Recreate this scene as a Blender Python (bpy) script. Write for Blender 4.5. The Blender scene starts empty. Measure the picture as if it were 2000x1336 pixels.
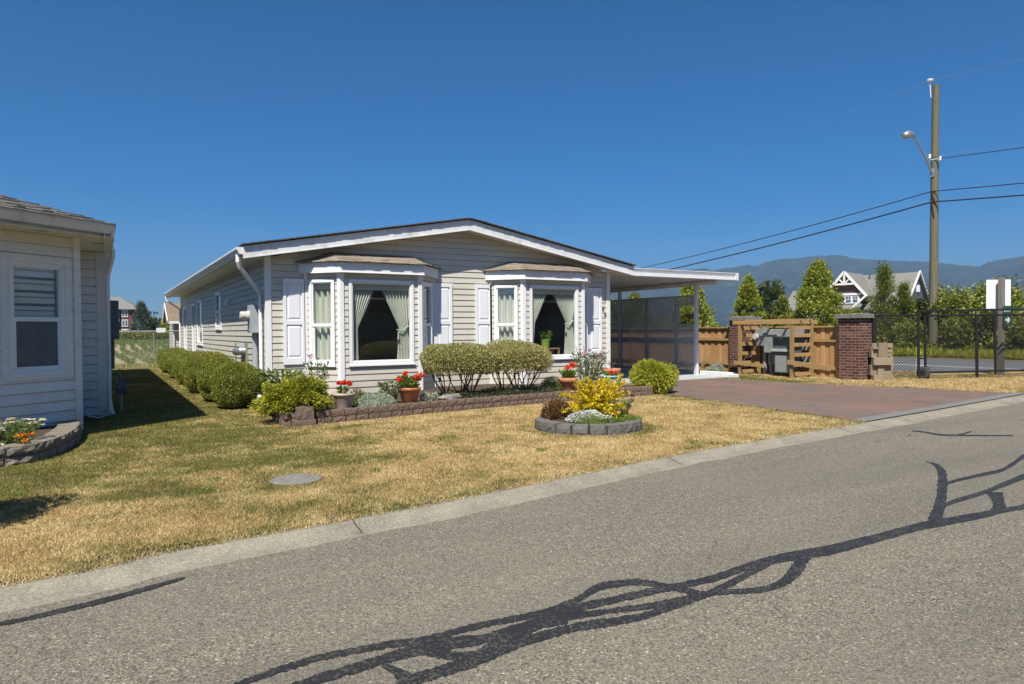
import bpy, math, random
import numpy as np
from mathutils import Vector, Matrix
random.seed(7)
RNG = np.random.default_rng(11)
SC = bpy.context.scene
COL = SC.collection
R = math.radians

# ------------------------------------------------------------------ mesh builder
def V3(p): return np.array(p, float)

class Fr:
    """Local frame: a along u, b up (z), c out along n."""
    def __init__(s, o, u, n):
        s.o = V3(o); s.u = V3(u) / np.linalg.norm(u); s.n = V3(n) / np.linalg.norm(n); s.z = V3((0, 0, 1))
    def __call__(s, a, b, c=0.0): return s.o + s.u * a + s.z * b + s.n * c

class MB:
    def __init__(s): s.v = []; s.f = []; s.m = []; s.mi = 0
    def poly(s, pts):
        i = len(s.v); s.v.extend([tuple(map(float, p)) for p in pts]); s.f.append(tuple(range(i, i + len(pts)))); s.m.append(s.mi)
    def hexa(s, p):      # 8 points: bottom 4 then top 4 (same winding)
        i = len(s.v); s.v.extend([tuple(map(float, q)) for q in p])
        for f in ((0, 3, 2, 1), (4, 5, 6, 7), (0, 1, 5, 4), (1, 2, 6, 5), (2, 3, 7, 6), (3, 0, 4, 7)):
            s.f.append(tuple(i + k for k in f)); s.m.append(s.mi)
        return s
    def box(s, x0, x1, y0, y1, z0, z1):
        return s.hexa([(x0, y0, z0), (x1, y0, z0), (x1, y1, z0), (x0, y1, z0), (x0, y0, z1), (x1, y0, z1), (x1, y1, z1), (x0, y1, z1)])
    def lbox(s, F, a0, a1, b0, b1, c0, c1):
        return s.hexa([F(a0, b0, c1), F(a1, b0, c1), F(a1, b0, c0), F(a0, b0, c0), F(a0, b1, c1), F(a1, b1, c1), F(a1, b1, c0), F(a0, b1, c0)])
    def rbox(s, c, size, rz=0, rx=0, ry=0):
        M = Matrix.Rotation(rz, 3, 'Z') @ Matrix.Rotation(ry, 3, 'Y') @ Matrix.Rotation(rx, 3, 'X')
        h = [k / 2 for k in size]; P = []
        for z in (-1, 1):
            for x, y in ((-1, -1), (1, -1), (1, 1), (-1, 1)):
                P.append(Vector(c) + M @ Vector((x * h[0], y * h[1], z * h[2])))
        return s.hexa(P)
    def beam(s, p, q, w, h, up=(0, 0, 1)):
        p, q = V3(p), V3(q); d = q - p; d /= np.linalg.norm(d); up = V3(up)
        if abs(d @ up) > .95: up = V3((0, 1, 0))
        sd = np.cross(d, up); sd /= np.linalg.norm(sd); up = np.cross(sd, d)
        P = []
        for e in (p, q):
            for a, b in ((-1, -1), (1, -1), (1, 1), (-1, 1)): P.append(e + sd * a * w / 2 + up * b * h / 2)
        i = len(s.v); s.v.extend([tuple(x) for x in P])
        for f in ((0, 1, 2, 3), (7, 6, 5, 4), (0, 4, 5, 1), (1, 5, 6, 2), (2, 6, 7, 3), (3, 7, 4, 0)):
            s.f.append(tuple(i + k for k in f)); s.m.append(s.mi)
        return s
    def tube(s, pts, r, n=8, cap=True):
        pts = [V3(p) for p in pts]; rr = r if hasattr(r, '__len__') else [r] * len(pts)
        i0 = len(s.v); nrm = None
        for k, p in enumerate(pts):
            t = pts[min(k + 1, len(pts) - 1)] - pts[max(k - 1, 0)]; t /= (np.linalg.norm(t) + 1e-9)
            if nrm is None:
                ref = V3((0, 0, 1)) if abs(t[2]) < .9 else V3((1, 0, 0)); nrm = np.cross(t, ref)
            nrm = nrm - t * (nrm @ t); nrm /= (np.linalg.norm(nrm) + 1e-9); b = np.cross(t, nrm)
            for j in range(n):
                a = 2 * math.pi * j / n; s.v.append(tuple(p + rr[k] * (math.cos(a) * nrm + math.sin(a) * b)))
        for k in range(len(pts) - 1):
            for j in range(n):
                a = i0 + k * n + j; b = i0 + k * n + (j + 1) % n; s.f.append((a, b, b + n, a + n)); s.m.append(s.mi)
        if cap:
            s.f.append(tuple(i0 + j for j in range(n))[::-1]); s.m.append(s.mi)
            e = i0 + (len(pts) - 1) * n; s.f.append(tuple(e + j for j in range(n))); s.m.append(s.mi)
        return s
    def lathe(s, c, prof, n=24, closed=True):
        i0 = len(s.v)
        for r, z in prof:
            for j in range(n):
                a = 2 * math.pi * j / n; s.v.append((c[0] + r * math.cos(a), c[1] + r * math.sin(a), c[2] + z))
        for k in range(len(prof) - 1):
            for j in range(n):
                a = i0 + k * n + j; b = i0 + k * n + (j + 1) % n; s.f.append((a, b, b + n, a + n)); s.m.append(s.mi)
        if closed:
            s.f.append(tuple(i0 + j for j in range(n))[::-1]); s.m.append(s.mi)
            e = i0 + (len(prof) - 1) * n; s.f.append(tuple(e + j for j in range(n))); s.m.append(s.mi)
        return s
    def ext(s, pts, d):   # extrude polygon pts by vector d
        n = len(pts); d = V3(d); P = [V3(p) for p in pts]; i = len(s.v)
        s.v.extend([tuple(p) for p in P]); s.v.extend([tuple(p + d) for p in P])
        s.f.append(tuple(range(i, i + n))[::-1]); s.f.append(tuple(range(i + n, i + 2 * n))); s.m += [s.mi] * 2
        for k in range(n):
            l = (k + 1) % n; s.f.append((i + k, i + l, i + n + l, i + n + k)); s.m.append(s.mi)
        return s
    def add(s, verts, faces):
        i = len(s.v); s.v.extend([tuple(v) for v in verts]); s.f.extend([tuple(i + k for k in f) for f in faces]); s.m += [s.mi] * len(faces); return s
    def build(s, name, mat, parent=None, loc=None, smooth=False, bevel=0, seg=2, autouv=True):
        me = bpy.data.meshes.new(name)
        b = V3(loc) if loc is not None else wloc(parent)
        me.from_pydata([(v[0] - b[0], v[1] - b[1], v[2] - b[2]) for v in s.v], [], s.f)
        for m in (mat if isinstance(mat, (list, tuple)) else [mat]): me.materials.append(m)
        if len(me.materials) > 1: me.polygons.foreach_set('material_index', s.m)
        if smooth: me.polygons.foreach_set('use_smooth', [True] * len(me.polygons))
        if autouv: uvs(me, b)
        me.update()
        o = bpy.data.objects.new(name, me); COL.objects.link(o)
        if loc is not None: o.location = b
        if parent is not None: o.parent = parent
        if bevel:
            md = o.modifiers.new('bevel', 'BEVEL'); md.width = bevel; md.segments = seg; md.limit_method = 'ANGLE'; md.angle_limit = R(40)
        return o

def uvs(me, b):
    """Metre-scaled UVs: u along the horizontal tangent of each face, v along the slope."""
    uv = me.uv_layers.new(name='uv'); n = len(me.loops)
    if n == 0: return
    co = np.empty(len(me.vertices) * 3); me.vertices.foreach_get('co', co); co = co.reshape(-1, 3) + b
    vi = np.empty(n, int); me.loops.foreach_get('vertex_index', vi)
    nm = np.empty(len(me.polygons) * 3); me.polygons.foreach_get('normal', nm); nm = nm.reshape(-1, 3)
    tot = np.empty(len(me.polygons), int); me.polygons.foreach_get('loop_total', tot)
    N = np.repeat(nm, tot, 0); flat = np.abs(N[:, 2]) > .985
    t = np.stack([-N[:, 1], N[:, 0], np.zeros(n)], 1); t[flat] = (1, 0, 0)
    t /= np.linalg.norm(t, axis=1)[:, None] + 1e-9
    w = np.cross(N, t); P = co[vi]
    out = np.stack([(P * t).sum(1), (P * w).sum(1)], 1).astype(np.float32)
    uv.data.foreach_set('uv', out.ravel())

def wloc(o):
    b = np.zeros(3)
    while o is not None: b += np.array(o.location); o = o.parent
    return b

def tag(o, label=None, cat=None, group=None, kind=None):
    if label: o['label'] = label
    if cat: o['category'] = cat
    if group: o['group'] = group
    if kind: o['kind'] = kind
    return o

def thing(name, loc, label, cat, group=None):
    o = bpy.data.objects.new(name, None); COL.objects.link(o); o.location = loc; o.empty_display_size = .2
    return tag(o, label, cat, group)

def copy_tree(o, parent=None):
    c = o.copy(); COL.objects.link(c)
    if parent is not None: c.parent = parent
    for ch in [x for x in COL.objects if x.parent == o]: copy_tree(ch, c)
    return c

def np_mesh(name, verts, faces, mat, parent=None, loc=None, attrs=None, smooth=False, kind=None):
    """verts (N,3), faces (M,k) numpy; attrs: dict name -> per-vertex float."""
    b = V3(loc) if loc is not None else wloc(parent)
    me = bpy.data.meshes.new(name); k = faces.shape[1]
    me.vertices.add(len(verts)); me.vertices.foreach_set('co', (verts - b).astype(np.float32).ravel())
    me.loops.add(faces.size); me.loops.foreach_set('vertex_index', faces.astype(np.int32).ravel())
    me.polygons.add(len(faces)); me.polygons.foreach_set('loop_start', np.arange(0, faces.size, k, dtype=np.int32))
    me.polygons.foreach_set('loop_total', np.full(len(faces), k, np.int32))
    if smooth: me.polygons.foreach_set('use_smooth', np.ones(len(faces), bool))
    for m in (mat if isinstance(mat, (list, tuple)) else [mat]): me.materials.append(m)
    for a, val in (attrs or {}).items():
        at = me.attributes.new(a, 'FLOAT', 'POINT'); at.data.foreach_set('value', val.astype(np.float32))
    me.update(calc_edges=True); me.validate()
    o = bpy.data.objects.new(name, me); COL.objects.link(o)
    if loc is not None: o.location = b
    if parent is not None: o.parent = parent
    return o

# ------------------------------------------------------------------ value noise
_G = RNG.random((256, 256))
def vnoise(x, y):
    x = np.asarray(x, float); y = np.asarray(y, float)
    xi = np.floor(x).astype(int); yi = np.floor(y).astype(int); fx = x - xi; fy = y - yi
    fx = fx * fx * (3 - 2 * fx); fy = fy * fy * (3 - 2 * fy)
    g = lambda a, b: _G[a % 256, b % 256]
    return (g(xi, yi) * (1 - fx) + g(xi + 1, yi) * fx) * (1 - fy) + (g(xi, yi + 1) * (1 - fx) + g(xi + 1, yi + 1) * fx) * fy
def fbm(x, y, o=4):
    s = 0; a = .5; t = 0
    for k in range(o): s = s + a * vnoise(x * 2 ** k + 17 * k, y * 2 ** k + 31 * k); t += a; a *= .5
    return s / t

# ------------------------------------------------------------------ materials
class NT:
    def __init__(s, name):
        s.m = bpy.data.materials.new(name); s.m.use_nodes = True; s.t = s.m.node_tree; s.t.nodes.clear()
        s.out = s.n('OutputMaterial')
    def n(s, ty, **kw):
        x = s.t.nodes.new('ShaderNode' + ty)
        for k, v in kw.items():
            if hasattr(x, k): setattr(x, k, v)
            else:
                sock = x.inputs[k.replace('_', ' ')]
                if isinstance(v, bpy.types.NodeSocket): s.t.links.new(v, sock)
                else: sock.default_value = v
        return x
    def l(s, a, b): s.t.links.new(a, b)
    def coord(s, kind='Object'):
        if not hasattr(s, '_tc'): s._tc = s.n('TexCoord')
        return s._tc.outputs[kind]
    def pos(s):
        return s.n('NewGeometry').outputs['Position']
    def noise(s, scale, detail=4, vec=None, rough=.55, dist=0.0):
        x = s.n('TexNoise'); x.inputs['Scale'].default_value = scale; x.inputs['Detail'].default_value = detail
        x.inputs['Roughness'].default_value = rough; x.inputs['Distortion'].default_value = dist
        s.l(vec if vec is not None else s.pos(), x.inputs['Vector']); return x.outputs['Fac']
    def ramp(s, fac, stops, interp='LINEAR'):
        x = s.n('ValToRGB'); e = x.color_ramp; e.interpolation = interp
        while len(e.elements) < len(stops): e.elements.new(.5)
        for el, (p, c) in zip(e.elements, stops): el.position = p; el.color = (*c, 1) if len(c) == 3 else c
        s.l(fac, x.inputs['Fac']); return x.outputs['Color']
    def mix(s, fac, a, b, mode='MIX'):
        x = s.n('Mix'); x.data_type = 'RGBA'; x.blend_type = mode
        for v, i in ((fac, 0), (a, 6), (b, 7)):
            if isinstance(v, bpy.types.NodeSocket): s.l(v, x.inputs[i])
            else: x.inputs[i].default_value = v if i == 0 else ((*v, 1) if len(v) == 3 else v)
        return x.outputs[2]
    def math(s, op, a, b=None, c=None):
        x = s.n('Math'); x.operation = op
        for i, v in enumerate((a, b, c)):
            if v is None: continue
            if isinstance(v, bpy.types.NodeSocket): s.l(v, x.inputs[i])
            else: x.inputs[i].default_value = v
        return x.outputs[0]
    def bump(s, h, strength=.3, dist=.01):
        x = s.n('Bump'); x.inputs['Strength'].default_value = strength; x.inputs['Distance'].default_value = dist
        s.l(h, x.inputs['Height']); return x.outputs['Normal']
    def bsdf(s, color, rough=.6, normal=None, metal=0.0, spec=.5):
        x = s.n('BsdfPrincipled')
        for v, k in ((color, 'Base Color'), (rough, 'Roughness')):
            if isinstance(v, bpy.types.NodeSocket): s.l(v, x.inputs[k])
            else: x.inputs[k].default_value = v if k == 'Roughness' else (*v, 1)
        x.inputs['Metallic'].default_value = metal; x.inputs['Specular IOR Level'].default_value = spec
        if normal is not None: s.l(normal, x.inputs['Normal'])
        return x.outputs[0]
    def done(s, sh): s.l(sh, s.out.inputs['Surface']); return s.m
    def attr(s, name):
        x = s.n('Attribute'); x.attribute_name = name; return x.outputs['Fac']

def mottled(name, c0, c1, scale=6, rough=.6, bump=0, bscale=60, metal=0, spec=.5, detail=5, dirt=None):
    t = NT(name); f = t.noise(scale, detail)
    col = t.ramp(f, [(.3, c0), (.7, c1)])
    if dirt:
        g = t.ramp(t.noise(dirt[1], 6), [(.52, (0, 0, 0)), (.72, (1, 1, 1))]); col = t.mix(t.math('MULTIPLY', g, dirt[2]), col, dirt[0])
    nm = t.bump(t.noise(bscale, 3), bump, .01) if bump else None
    return t.done(t.bsdf(col, rough, nm, metal, spec))

def leaf_mat(name, stops, rough=.45, trans=.3, spec=.4, tint=None):
    t = NT(name)
    col = t.ramp(t.attr('rnd'), [(p, c) for p, c in stops])
    b = t.bsdf(col, rough, None, 0, spec)
    tr = t.n('BsdfTranslucent'); t.l(t.mix(.35, col, tint or (.5, .55, .08), 'MIX'), tr.inputs['Color'])
    m = t.n('MixShader'); m.inputs[0].default_value = trans; t.l(b, m.inputs[1]); t.l(tr.outputs[0], m.inputs[2])
    return t.done(m.outputs[0])

def wood_mat(name, c0, c1, along='Z', scale=1.0, rough=.75):
    t = NT(name); mp = t.n('Mapping'); t.l(t.pos(), mp.inputs['Vector'])
    sc = {'Z': (22, 22, 1.6), 'Y': (22, 1.6, 22), 'X': (1.6, 22, 22)}[along]
    mp.inputs['Scale'].default_value = [k * scale for k in sc]
    g = t.noise(1, 6, mp.outputs[0], .6, .6)
    rnd = t.n('NewGeometry').outputs['Random Per Island']
    col = t.ramp(g, [(.25, c0), (.75, c1)])
    col = t.mix(t.math('MULTIPLY', rnd, .45), col, tuple(k * .55 for k in c0))
    return t.done(t.bsdf(col, rough, t.bump(g, .25, .004), 0, .3))
# crack sealant on the road: edge pairs in metres
SEAL = [[(-2.305, -10.774, -2.314, -10.833), (-2.237, -10.74, -2.247, -10.801), (-1.971, -10.685, -1.988, -10.751), (-1.772, -10.696, -1.791, -10.759), (-1.587, -10.726, -1.611, -10.79), (-1.396, -10.765, -1.427, -10.834), (-1.174, -10.76, -1.209, -10.826), (-1.011, -10.78, -1.047, -10.842), (-0.789, -10.796, -0.834, -10.865), (-0.555, -10.762, -0.612, -10.84), (-0.351, -10.676, -0.42, -10.766), (-0.215, -10.672, -0.285, -10.758), (-0.06, -10.741, -0.124, -10.813), (0.038, -10.905, -0.027, -10.972), (0.092, -11.024, 0.032, -11.082), (0.121, -11.09, 0.078, -11.131)],
 [(-2.065, -10.879, -2.082, -10.953), (-2.016, -10.866, -2.035, -10.941), (-1.725, -10.842, -1.756, -10.93), (-1.564, -10.822, -1.604, -10.923), (-1.369, -10.821, -1.425, -10.943), (-1.14, -10.905, -1.182, -10.98), (-0.937, -10.875, -0.98, -10.944), (-0.608, -10.834, -0.669, -10.919), (-0.351, -10.856, -0.413, -10.932), (-0.071, -10.873, -0.143, -10.951), (0.108, -10.898, 0.036, -10.971), (0.379, -10.908, 0.291, -10.989), (0.784, -10.869, 0.671, -10.962), (1.067, -10.878, 0.917, -10.992), (1.421, -10.926, 1.234, -11.054), (1.739, -10.941, 1.551, -11.059), (2.09, -10.95, 1.904, -11.059), (2.475, -10.955, 2.279, -11.062), (2.796, -10.995, 2.582, -11.102), (3.177, -11.045, 2.972, -11.14), (3.473, -11.087, 3.319, -11.154), (3.916, -11.128, 3.727, -11.202), (5.301, -11.256, 5.05, -11.335), (7.944, -11.696, 7.635, -11.756), (12.603, -12.588, 12.465, -12.599)],
 [(-1.677, -11.085, -1.716, -11.183), (-1.625, -11.068, -1.666, -11.168), (-1.479, -11.059, -1.523, -11.155), (-1.277, -11.057, -1.326, -11.148), (-1.095, -11.021, -1.147, -11.108), (-0.859, -11.013, -0.915, -11.095), (-0.686, -11.028, -0.745, -11.107), (-0.526, -11.07, -0.59, -11.149), (-0.351, -11.102, -0.41, -11.167), (-0.131, -11.095, -0.193, -11.158), (0.075, -11.07, 0.002, -11.141), (0.268, -11.04, 0.176, -11.124), (0.549, -10.973, 0.456, -11.053), (0.837, -10.919, 0.745, -10.992)],
 [(-1.522, -10.818, -1.545, -10.874), (-1.417, -10.925, -1.454, -11.004), (-1.309, -11.02, -1.345, -11.088), (-1.155, -10.972, -1.196, -11.044), (-0.986, -10.954, -1.027, -11.02), (-0.783, -10.9, -0.83, -10.97), (-0.561, -10.949, -0.607, -11.009), (-0.451, -10.979, -0.492, -11.029), (-0.218, -11.033, -0.278, -11.098), (0.051, -11.064, -0.012, -11.125)],
 [(-1.132, -10.89, -1.158, -10.938), (-0.985, -10.884, -1.029, -10.957), (-0.863, -10.928, -0.901, -10.987), (-0.745, -10.98, -0.766, -11.009)],
 [(0.166, -11.074, 0.11, -11.126), (0.404, -11.179, 0.348, -11.232), (0.597, -11.17, 0.52, -11.251), (0.814, -11.077, 0.762, -11.186), (0.998, -10.986, 0.991, -11.071), (1.088, -10.938, 1.102, -11.017)],
 [(-1.692, -10.906, -1.677, -10.916), (-1.698, -10.955, -1.642, -10.99), (-1.68, -11.028, -1.617, -11.067), (-1.692, -11.09, -1.635, -11.125), (-1.727, -11.144, -1.677, -11.175)],
 [(4.845, -9.714, 4.863, -9.726), (4.785, -9.809, 4.829, -9.838), (4.557, -9.979, 4.617, -10.018), (4.22, -10.169, 4.294, -10.216), (3.566, -10.499, 3.64, -10.546), (3.095, -10.723, 3.171, -10.771), (2.766, -10.864, 2.852, -10.918), (2.49, -10.988, 2.584, -11.048)],
 [(3.837, -10.353, 3.774, -10.386), (4.028, -10.35, 3.918, -10.406), (4.344, -10.33, 4.203, -10.398), (4.732, -10.329, 4.579, -10.4), (5.095, -10.327, 4.93, -10.4), (5.54, -10.233, 5.299, -10.336), (6.606, -10.009, 6.237, -10.157), (8.795, -9.895, 8.374, -10.037), (10.326, -10.251, 10.261, -10.269)],
 [(2.833, -10.871, 2.713, -10.934), (3.081, -10.782, 2.936, -10.856), (3.275, -10.739, 3.138, -10.808), (3.538, -10.721, 3.391, -10.793), (3.981, -10.696, 3.817, -10.771), (4.582, -10.617, 4.347, -10.718), (5.399, -10.539, 5.092, -10.661), (7.296, -10.541, 6.98, -10.642), (11.12, -11.08, 11.054, -11.093)],
 [(3.877, -10.743, 4.002, -10.823), (3.681, -10.876, 3.766, -10.93), (3.471, -10.982, 3.553, -11.034), (3.212, -11.077, 3.337, -11.156)],
 [(6.959, -8.403, 6.888, -8.442), (7.025, -8.534, 6.908, -8.597), (6.955, -8.753, 6.819, -8.824), (7.075, -8.927, 6.96, -8.984), (7.333, -9.131, 7.226, -9.181), (7.65, -9.35, 7.554, -9.391)],
 [(7.052, -8.926, 6.961, -8.971), (7.259, -8.914, 7.141, -8.971), (7.588, -8.866, 7.488, -8.914)],
 [(-3.255, -9.514, -3.248, -9.573), (-3.176, -9.494, -3.17, -9.554), (-3.071, -9.487, -3.067, -9.548), (-2.971, -9.463, -2.967, -9.533), (-2.836, -9.433, -2.834, -9.513), (-2.674, -9.392, -2.675, -9.476), (-2.503, -9.334, -2.508, -9.413), (-2.352, -9.29, -2.356, -9.346), (-2.314, -9.294, -2.316, -9.313)]]
# ------------------------------------------------------------------ surface materials
def m_siding(name, c, dirty=.0):
    t = NT(name); mp = t.n('Mapping'); t.l(t.pos(), mp.inputs['Vector']); mp.inputs['Scale'].default_value = (1.3, 1.3, 9)
    f = t.noise(1, 4, mp.outputs[0]); col = t.ramp(f, [(.3, tuple(k * .93 for k in c)), (.7, tuple(min(1, k * 1.05) for k in c))])
    g = t.noise(.8, 5); col = t.mix(t.math('MULTIPLY', t.ramp(g, [(.5, (0, 0, 0)), (.75, (1, 1, 1))]), .18 + dirty), col, tuple(k * .72 for k in c))
    sx = t.n('SeparateXYZ'); t.l(t.pos(), sx.inputs[0]); lo = t.math('MULTIPLY', t.ramp(sx.outputs[2], [(.12, (1, 1, 1)), (.75, (0, 0, 0))]), t.noise(5, 6)); col = t.mix(t.math('MULTIPLY', lo, .55), col, (.26, .22, .165))
    mp2 = t.n('Mapping'); t.l(t.pos(), mp2.inputs['Vector']); mp2.inputs['Scale'].default_value = (9, 9, .55); stk = t.ramp(t.noise(1, 4, mp2.outputs[0]), [(.58, (0, 0, 0)), (.72, (1, 1, 1))]); col = t.mix(t.math('MULTIPLY', stk, .16), col, tuple(k * .6 for k in c))
    return t.done(t.bsdf(col, .55, t.bump(t.noise(2.2, 2), .12, .02), 0, .4))
M = {}
M['siding'] = m_siding('vinyl_siding_beige', (.585, .555, .47))
M['siding_white'] = m_siding('vinyl_siding_offwhite', (.78, .775, .74), .05)
M['skirt'] = m_siding('vinyl_siding_shed', (.55, .51, .47))
M['white'] = mottled('white_painted_trim', (.76, .76, .755), (.83, .83, .82), 3, .5, .05, 30)
M['white_dirty'] = mottled('weathered_white_aluminium', (.66, .66, .65), (.78, .78, .77), 2.5, .45, .08, 14, dirt=((.42, .41, .38), 3.5, .6))
M['soffit'] = mottled('soffit_aluminium', (.60, .57, .50), (.68, .65, .58), 3, .6)
M['vinyl'] = mottled('window_vinyl', (.80, .80, .80), (.84, .84, .84), 3, .35)
M['shutter'] = mottled('shutter_white', (.76, .77, .78), (.81, .82, .83), 4, .5, .06, 90)
M['galv'] = mottled('galvanised_steel', (.42, .43, .44), (.56, .57, .58), 9, .38, .05, 40, .75)
M['meter_grey'] = mottled('enamel_grey', (.33, .37, .41), (.39, .43, .46), 6, .5)
M['cab_grey'] = mottled('cabinet_grey_green', (.24, .26, .255), (.31, .33, .32), 5, .5, dirt=((.25, .24, .21), 6, .4))
M['cab_dark'] = mottled('cabinet_dark_grey', (.085, .10, .11), (.115, .13, .14), 5, .5)
M['dark_metal'] = mottled('gas_meter_grey', (.10, .115, .125), (.16, .175, .18), 14, .5, .1, 60)
M['black'] = mottled('black_powder_coat', (.012, .012, .014), (.022, .022, .024), 10, .4, .1, 60)
M['rubber'] = mottled('rubber_tyre', (.035, .036, .038), (.06, .06, .062), 12, .75)
M['wire'] = mottled('cable_black', (.015, .015, .017), (.03, .03, .032), 3, .6)
M['wire_light'] = mottled('conductor_grey', (.20, .24, .30), (.26, .30, .36), 3, .5)
M['dirt'] = mottled('bed_soil', (.045, .032, .024), (.12, .09, .07), 22, .95, .8, 60, spec=.1, detail=8)
M['terracotta'] = mottled('terracotta', (.40, .15, .07), (.50, .21, .11), 7, .75, .08, 40, dirt=((.55, .40, .32), 8, .4))
M['terra_pl'] = mottled('terracotta_glazed', (.33, .115, .045), (.40, .15, .06), 7, .4, .03, 40)
M['beigepot'] = mottled('taupe_plastic', (.40, .31, .255), (.46, .365, .31), 5, .5, .03, 50)
M['bluepot'] = mottled('blue_glaze', (.18, .40, .52), (.26, .50, .62), 8, .35)
M['limegreen'] = mottled('lime_pot', (.25, .42, .06), (.30, .48, .08), 8, .4)
M['stone'] = mottled('rough_stone', (.20, .165, .15), (.36, .30, .27), 14, .9, .6, 40)
M['sign_white'] = mottled('sign_back', (.72, .74, .76), (.78, .80, .82), 3, .5)
M['sign_green'] = mottled('sign_green', (.012, .055, .035), (.016, .07, .042), 3, .5)
M['ink_white'] = mottled('sign_lettering', (.78, .78, .78), (.82, .82, .82), 3, .5)
M['glassgrey'] = mottled('meter_glass', (.50, .48, .42), (.62, .60, .54), 20, .15)
M['curtain'] = mottled('curtain_sage', (.64, .665, .57), (.72, .745, .65), 3, .85, .05, 200, spec=.15)
M['room'] = mottled('room_paint', (.58, .56, .52), (.66, .64, .60), 2, .85)
M['pine'] = wood_mat('pine_furniture', (.42, .24, .09), (.55, .34, .14), 'X', 1)
M['cedar_v'] = wood_mat('cedar_boards', (.43, .235, .095), (.64, .40, .19), 'Z', 1)
M['cedar_y'] = wood_mat('cedar_rails', (.38, .235, .10), (.54, .35, .155), 'Y', 1)
M['cedar_x'] = wood_mat('cedar_slats', (.40, .24, .10), (.56, .36, .16), 'X', 1)
M['cedar_post'] = wood_mat('cedar_posts', (.28, .18, .075), (.38, .26, .115), 'Z', 1)
M['pale_wood'] = wood_mat('weathered_pale_timber', (.25, .20, .13), (.36, .295, .20), 'X', 1)
M['post_wood'] = wood_mat('weathered_post', (.19, .165, .13), (.32, .285, .235), 'Z', 1)
M['pole_wood'] = wood_mat('treated_pole', (.13, .12, .075), (.24, .22, .14), 'Z', .6)
M['lattice'] = mottled('lattice_grey_paint', (.36, .385, .41), (.41, .435, .46), 3, .6)
M['carport_post'] = mottled('carport_post_paint', (.62, .65, .69), (.68, .71, .75), 3, .5)
M['concrete'] = mottled('concrete_slab', (.36, .38, .38), (.46, .48, .47), 2.2, .85, .15, 60)
M['block_white'] = mottled('concrete_pale', (.66, .67, .66), (.74, .74, .73), 5, .85, .3, 50)
M['cover'] = mottled('utility_cover_concrete', (.155, .148, .122), (.235, .225, .19), 20, .85, .5, 120)
M['digit'] = mottled('house_digit_black', (.03, .03, .03), (.05, .05, .05), 10, .4)
M['stalk'] = mottled('bark_brown', (.075, .05, .035), (.14, .10, .07), 30, .9, .4, 90)
M['stem_green'] = mottled('stem_green', (.06, .10, .03), (.10, .16, .05), 30, .7)
M['snow'] = mottled('grey_shingle_far', (.16, .155, .15), (.20, .195, .19), 4, .9)
M['capstone'] = mottled('concrete_cap', (.13, .125, .11), (.26, .25, .22), 24, .95, .8, 50, detail=8)
M['blk'] = mottled('void_black', (.012, .011, .010), (.018, .017, .016), 3, .95)

def m_glass():
    t = NT('window_glass'); g = t.n('BsdfGlossy'); g.inputs['Roughness'].default_value = .01; g.inputs['Color'].default_value = (1, 1, 1, 1)
    tr = t.n('BsdfTransparent'); tr.inputs['Color'].default_value = (.88, .90, .88, 1)
    lw = t.n('LayerWeight'); lw.inputs['Blend'].default_value = .5
    f = t.n('Math'); f.operation = 'MULTIPLY_ADD'; t.l(t.math('POWER', lw.outputs['Facing'], 4.5), f.inputs[0]); f.inputs[1].default_value = .9; f.inputs[2].default_value = .12
    bmp = t.bump(t.noise(1.1, 1), .01, .02); t.l(bmp, g.inputs['Normal'])
    m = t.n('MixShader'); t.l(f.outputs[0], m.inputs[0]); t.l(tr.outputs[0], m.inputs[1]); t.l(g.outputs[0], m.inputs[2])
    return t.done(m.outputs[0])
M['glass'] = m_glass()
def m_farglass():
    t = NT('far_window_glass'); return t.done(t.bsdf((.10, .13, .15), .12, None, 0, .6))
M['farglass'] = m_farglass()

def m_shingle(name, cols, mortar=.01, bw=.30, rh=.14):
    t = NT(name); uv = t.coord('UV')
    br = t.n('TexBrick'); t.l(uv, br.inputs['Vector']); br.inputs['Scale'].default_value = 1; br.inputs['Brick Width'].default_value = bw
    br.inputs['Row Height'].default_value = rh; br.inputs['Mortar Size'].default_value = mortar; br.inputs['Bias'].default_value = 0
    br.inputs['Color1'].default_value = (*cols[0], 1); br.inputs['Color2'].default_value = (*cols[1], 1); br.inputs['Mortar'].default_value = (*cols[2], 1)
    col = t.mix(.5, br.outputs['Color'], t.ramp(t.noise(120, 3), [(.3, tuple(k * .55 for k in cols[0])), (.7, tuple(k * 1.5 for k in cols[1]))]))
    col = t.mix(t.math('MULTIPLY', t.noise(1.2, 4), .5), col, tuple(k * .7 for k in cols[0]))
    return t.done(t.bsdf(col, .95, t.bump(t.math('ADD', br.outputs['Fac'], t.noise(150, 2)), -.5, .006), 0, .15))
M['shingle_tan'] = m_shingle('shingles_tan', ((.22, .18, .135), (.36, .30, .235), (.07, .055, .04)), .012)
M['shingle_grey'] = m_shingle('shingles_grey', ((.15, .135, .12), (.24, .22, .20), (.055, .05, .045)), .014)
M['shingle_far'] = m_shingle('shingles_far', ((.20, .19, .175), (.25, .24, .22), (.15, .14, .13)), .012, .5, .25)
M['shingle_shed'] = m_shingle('shingles_shed', ((.20, .15, .10), (.30, .235, .165), (.08, .06, .04)), .02, .3, .16)

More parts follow.
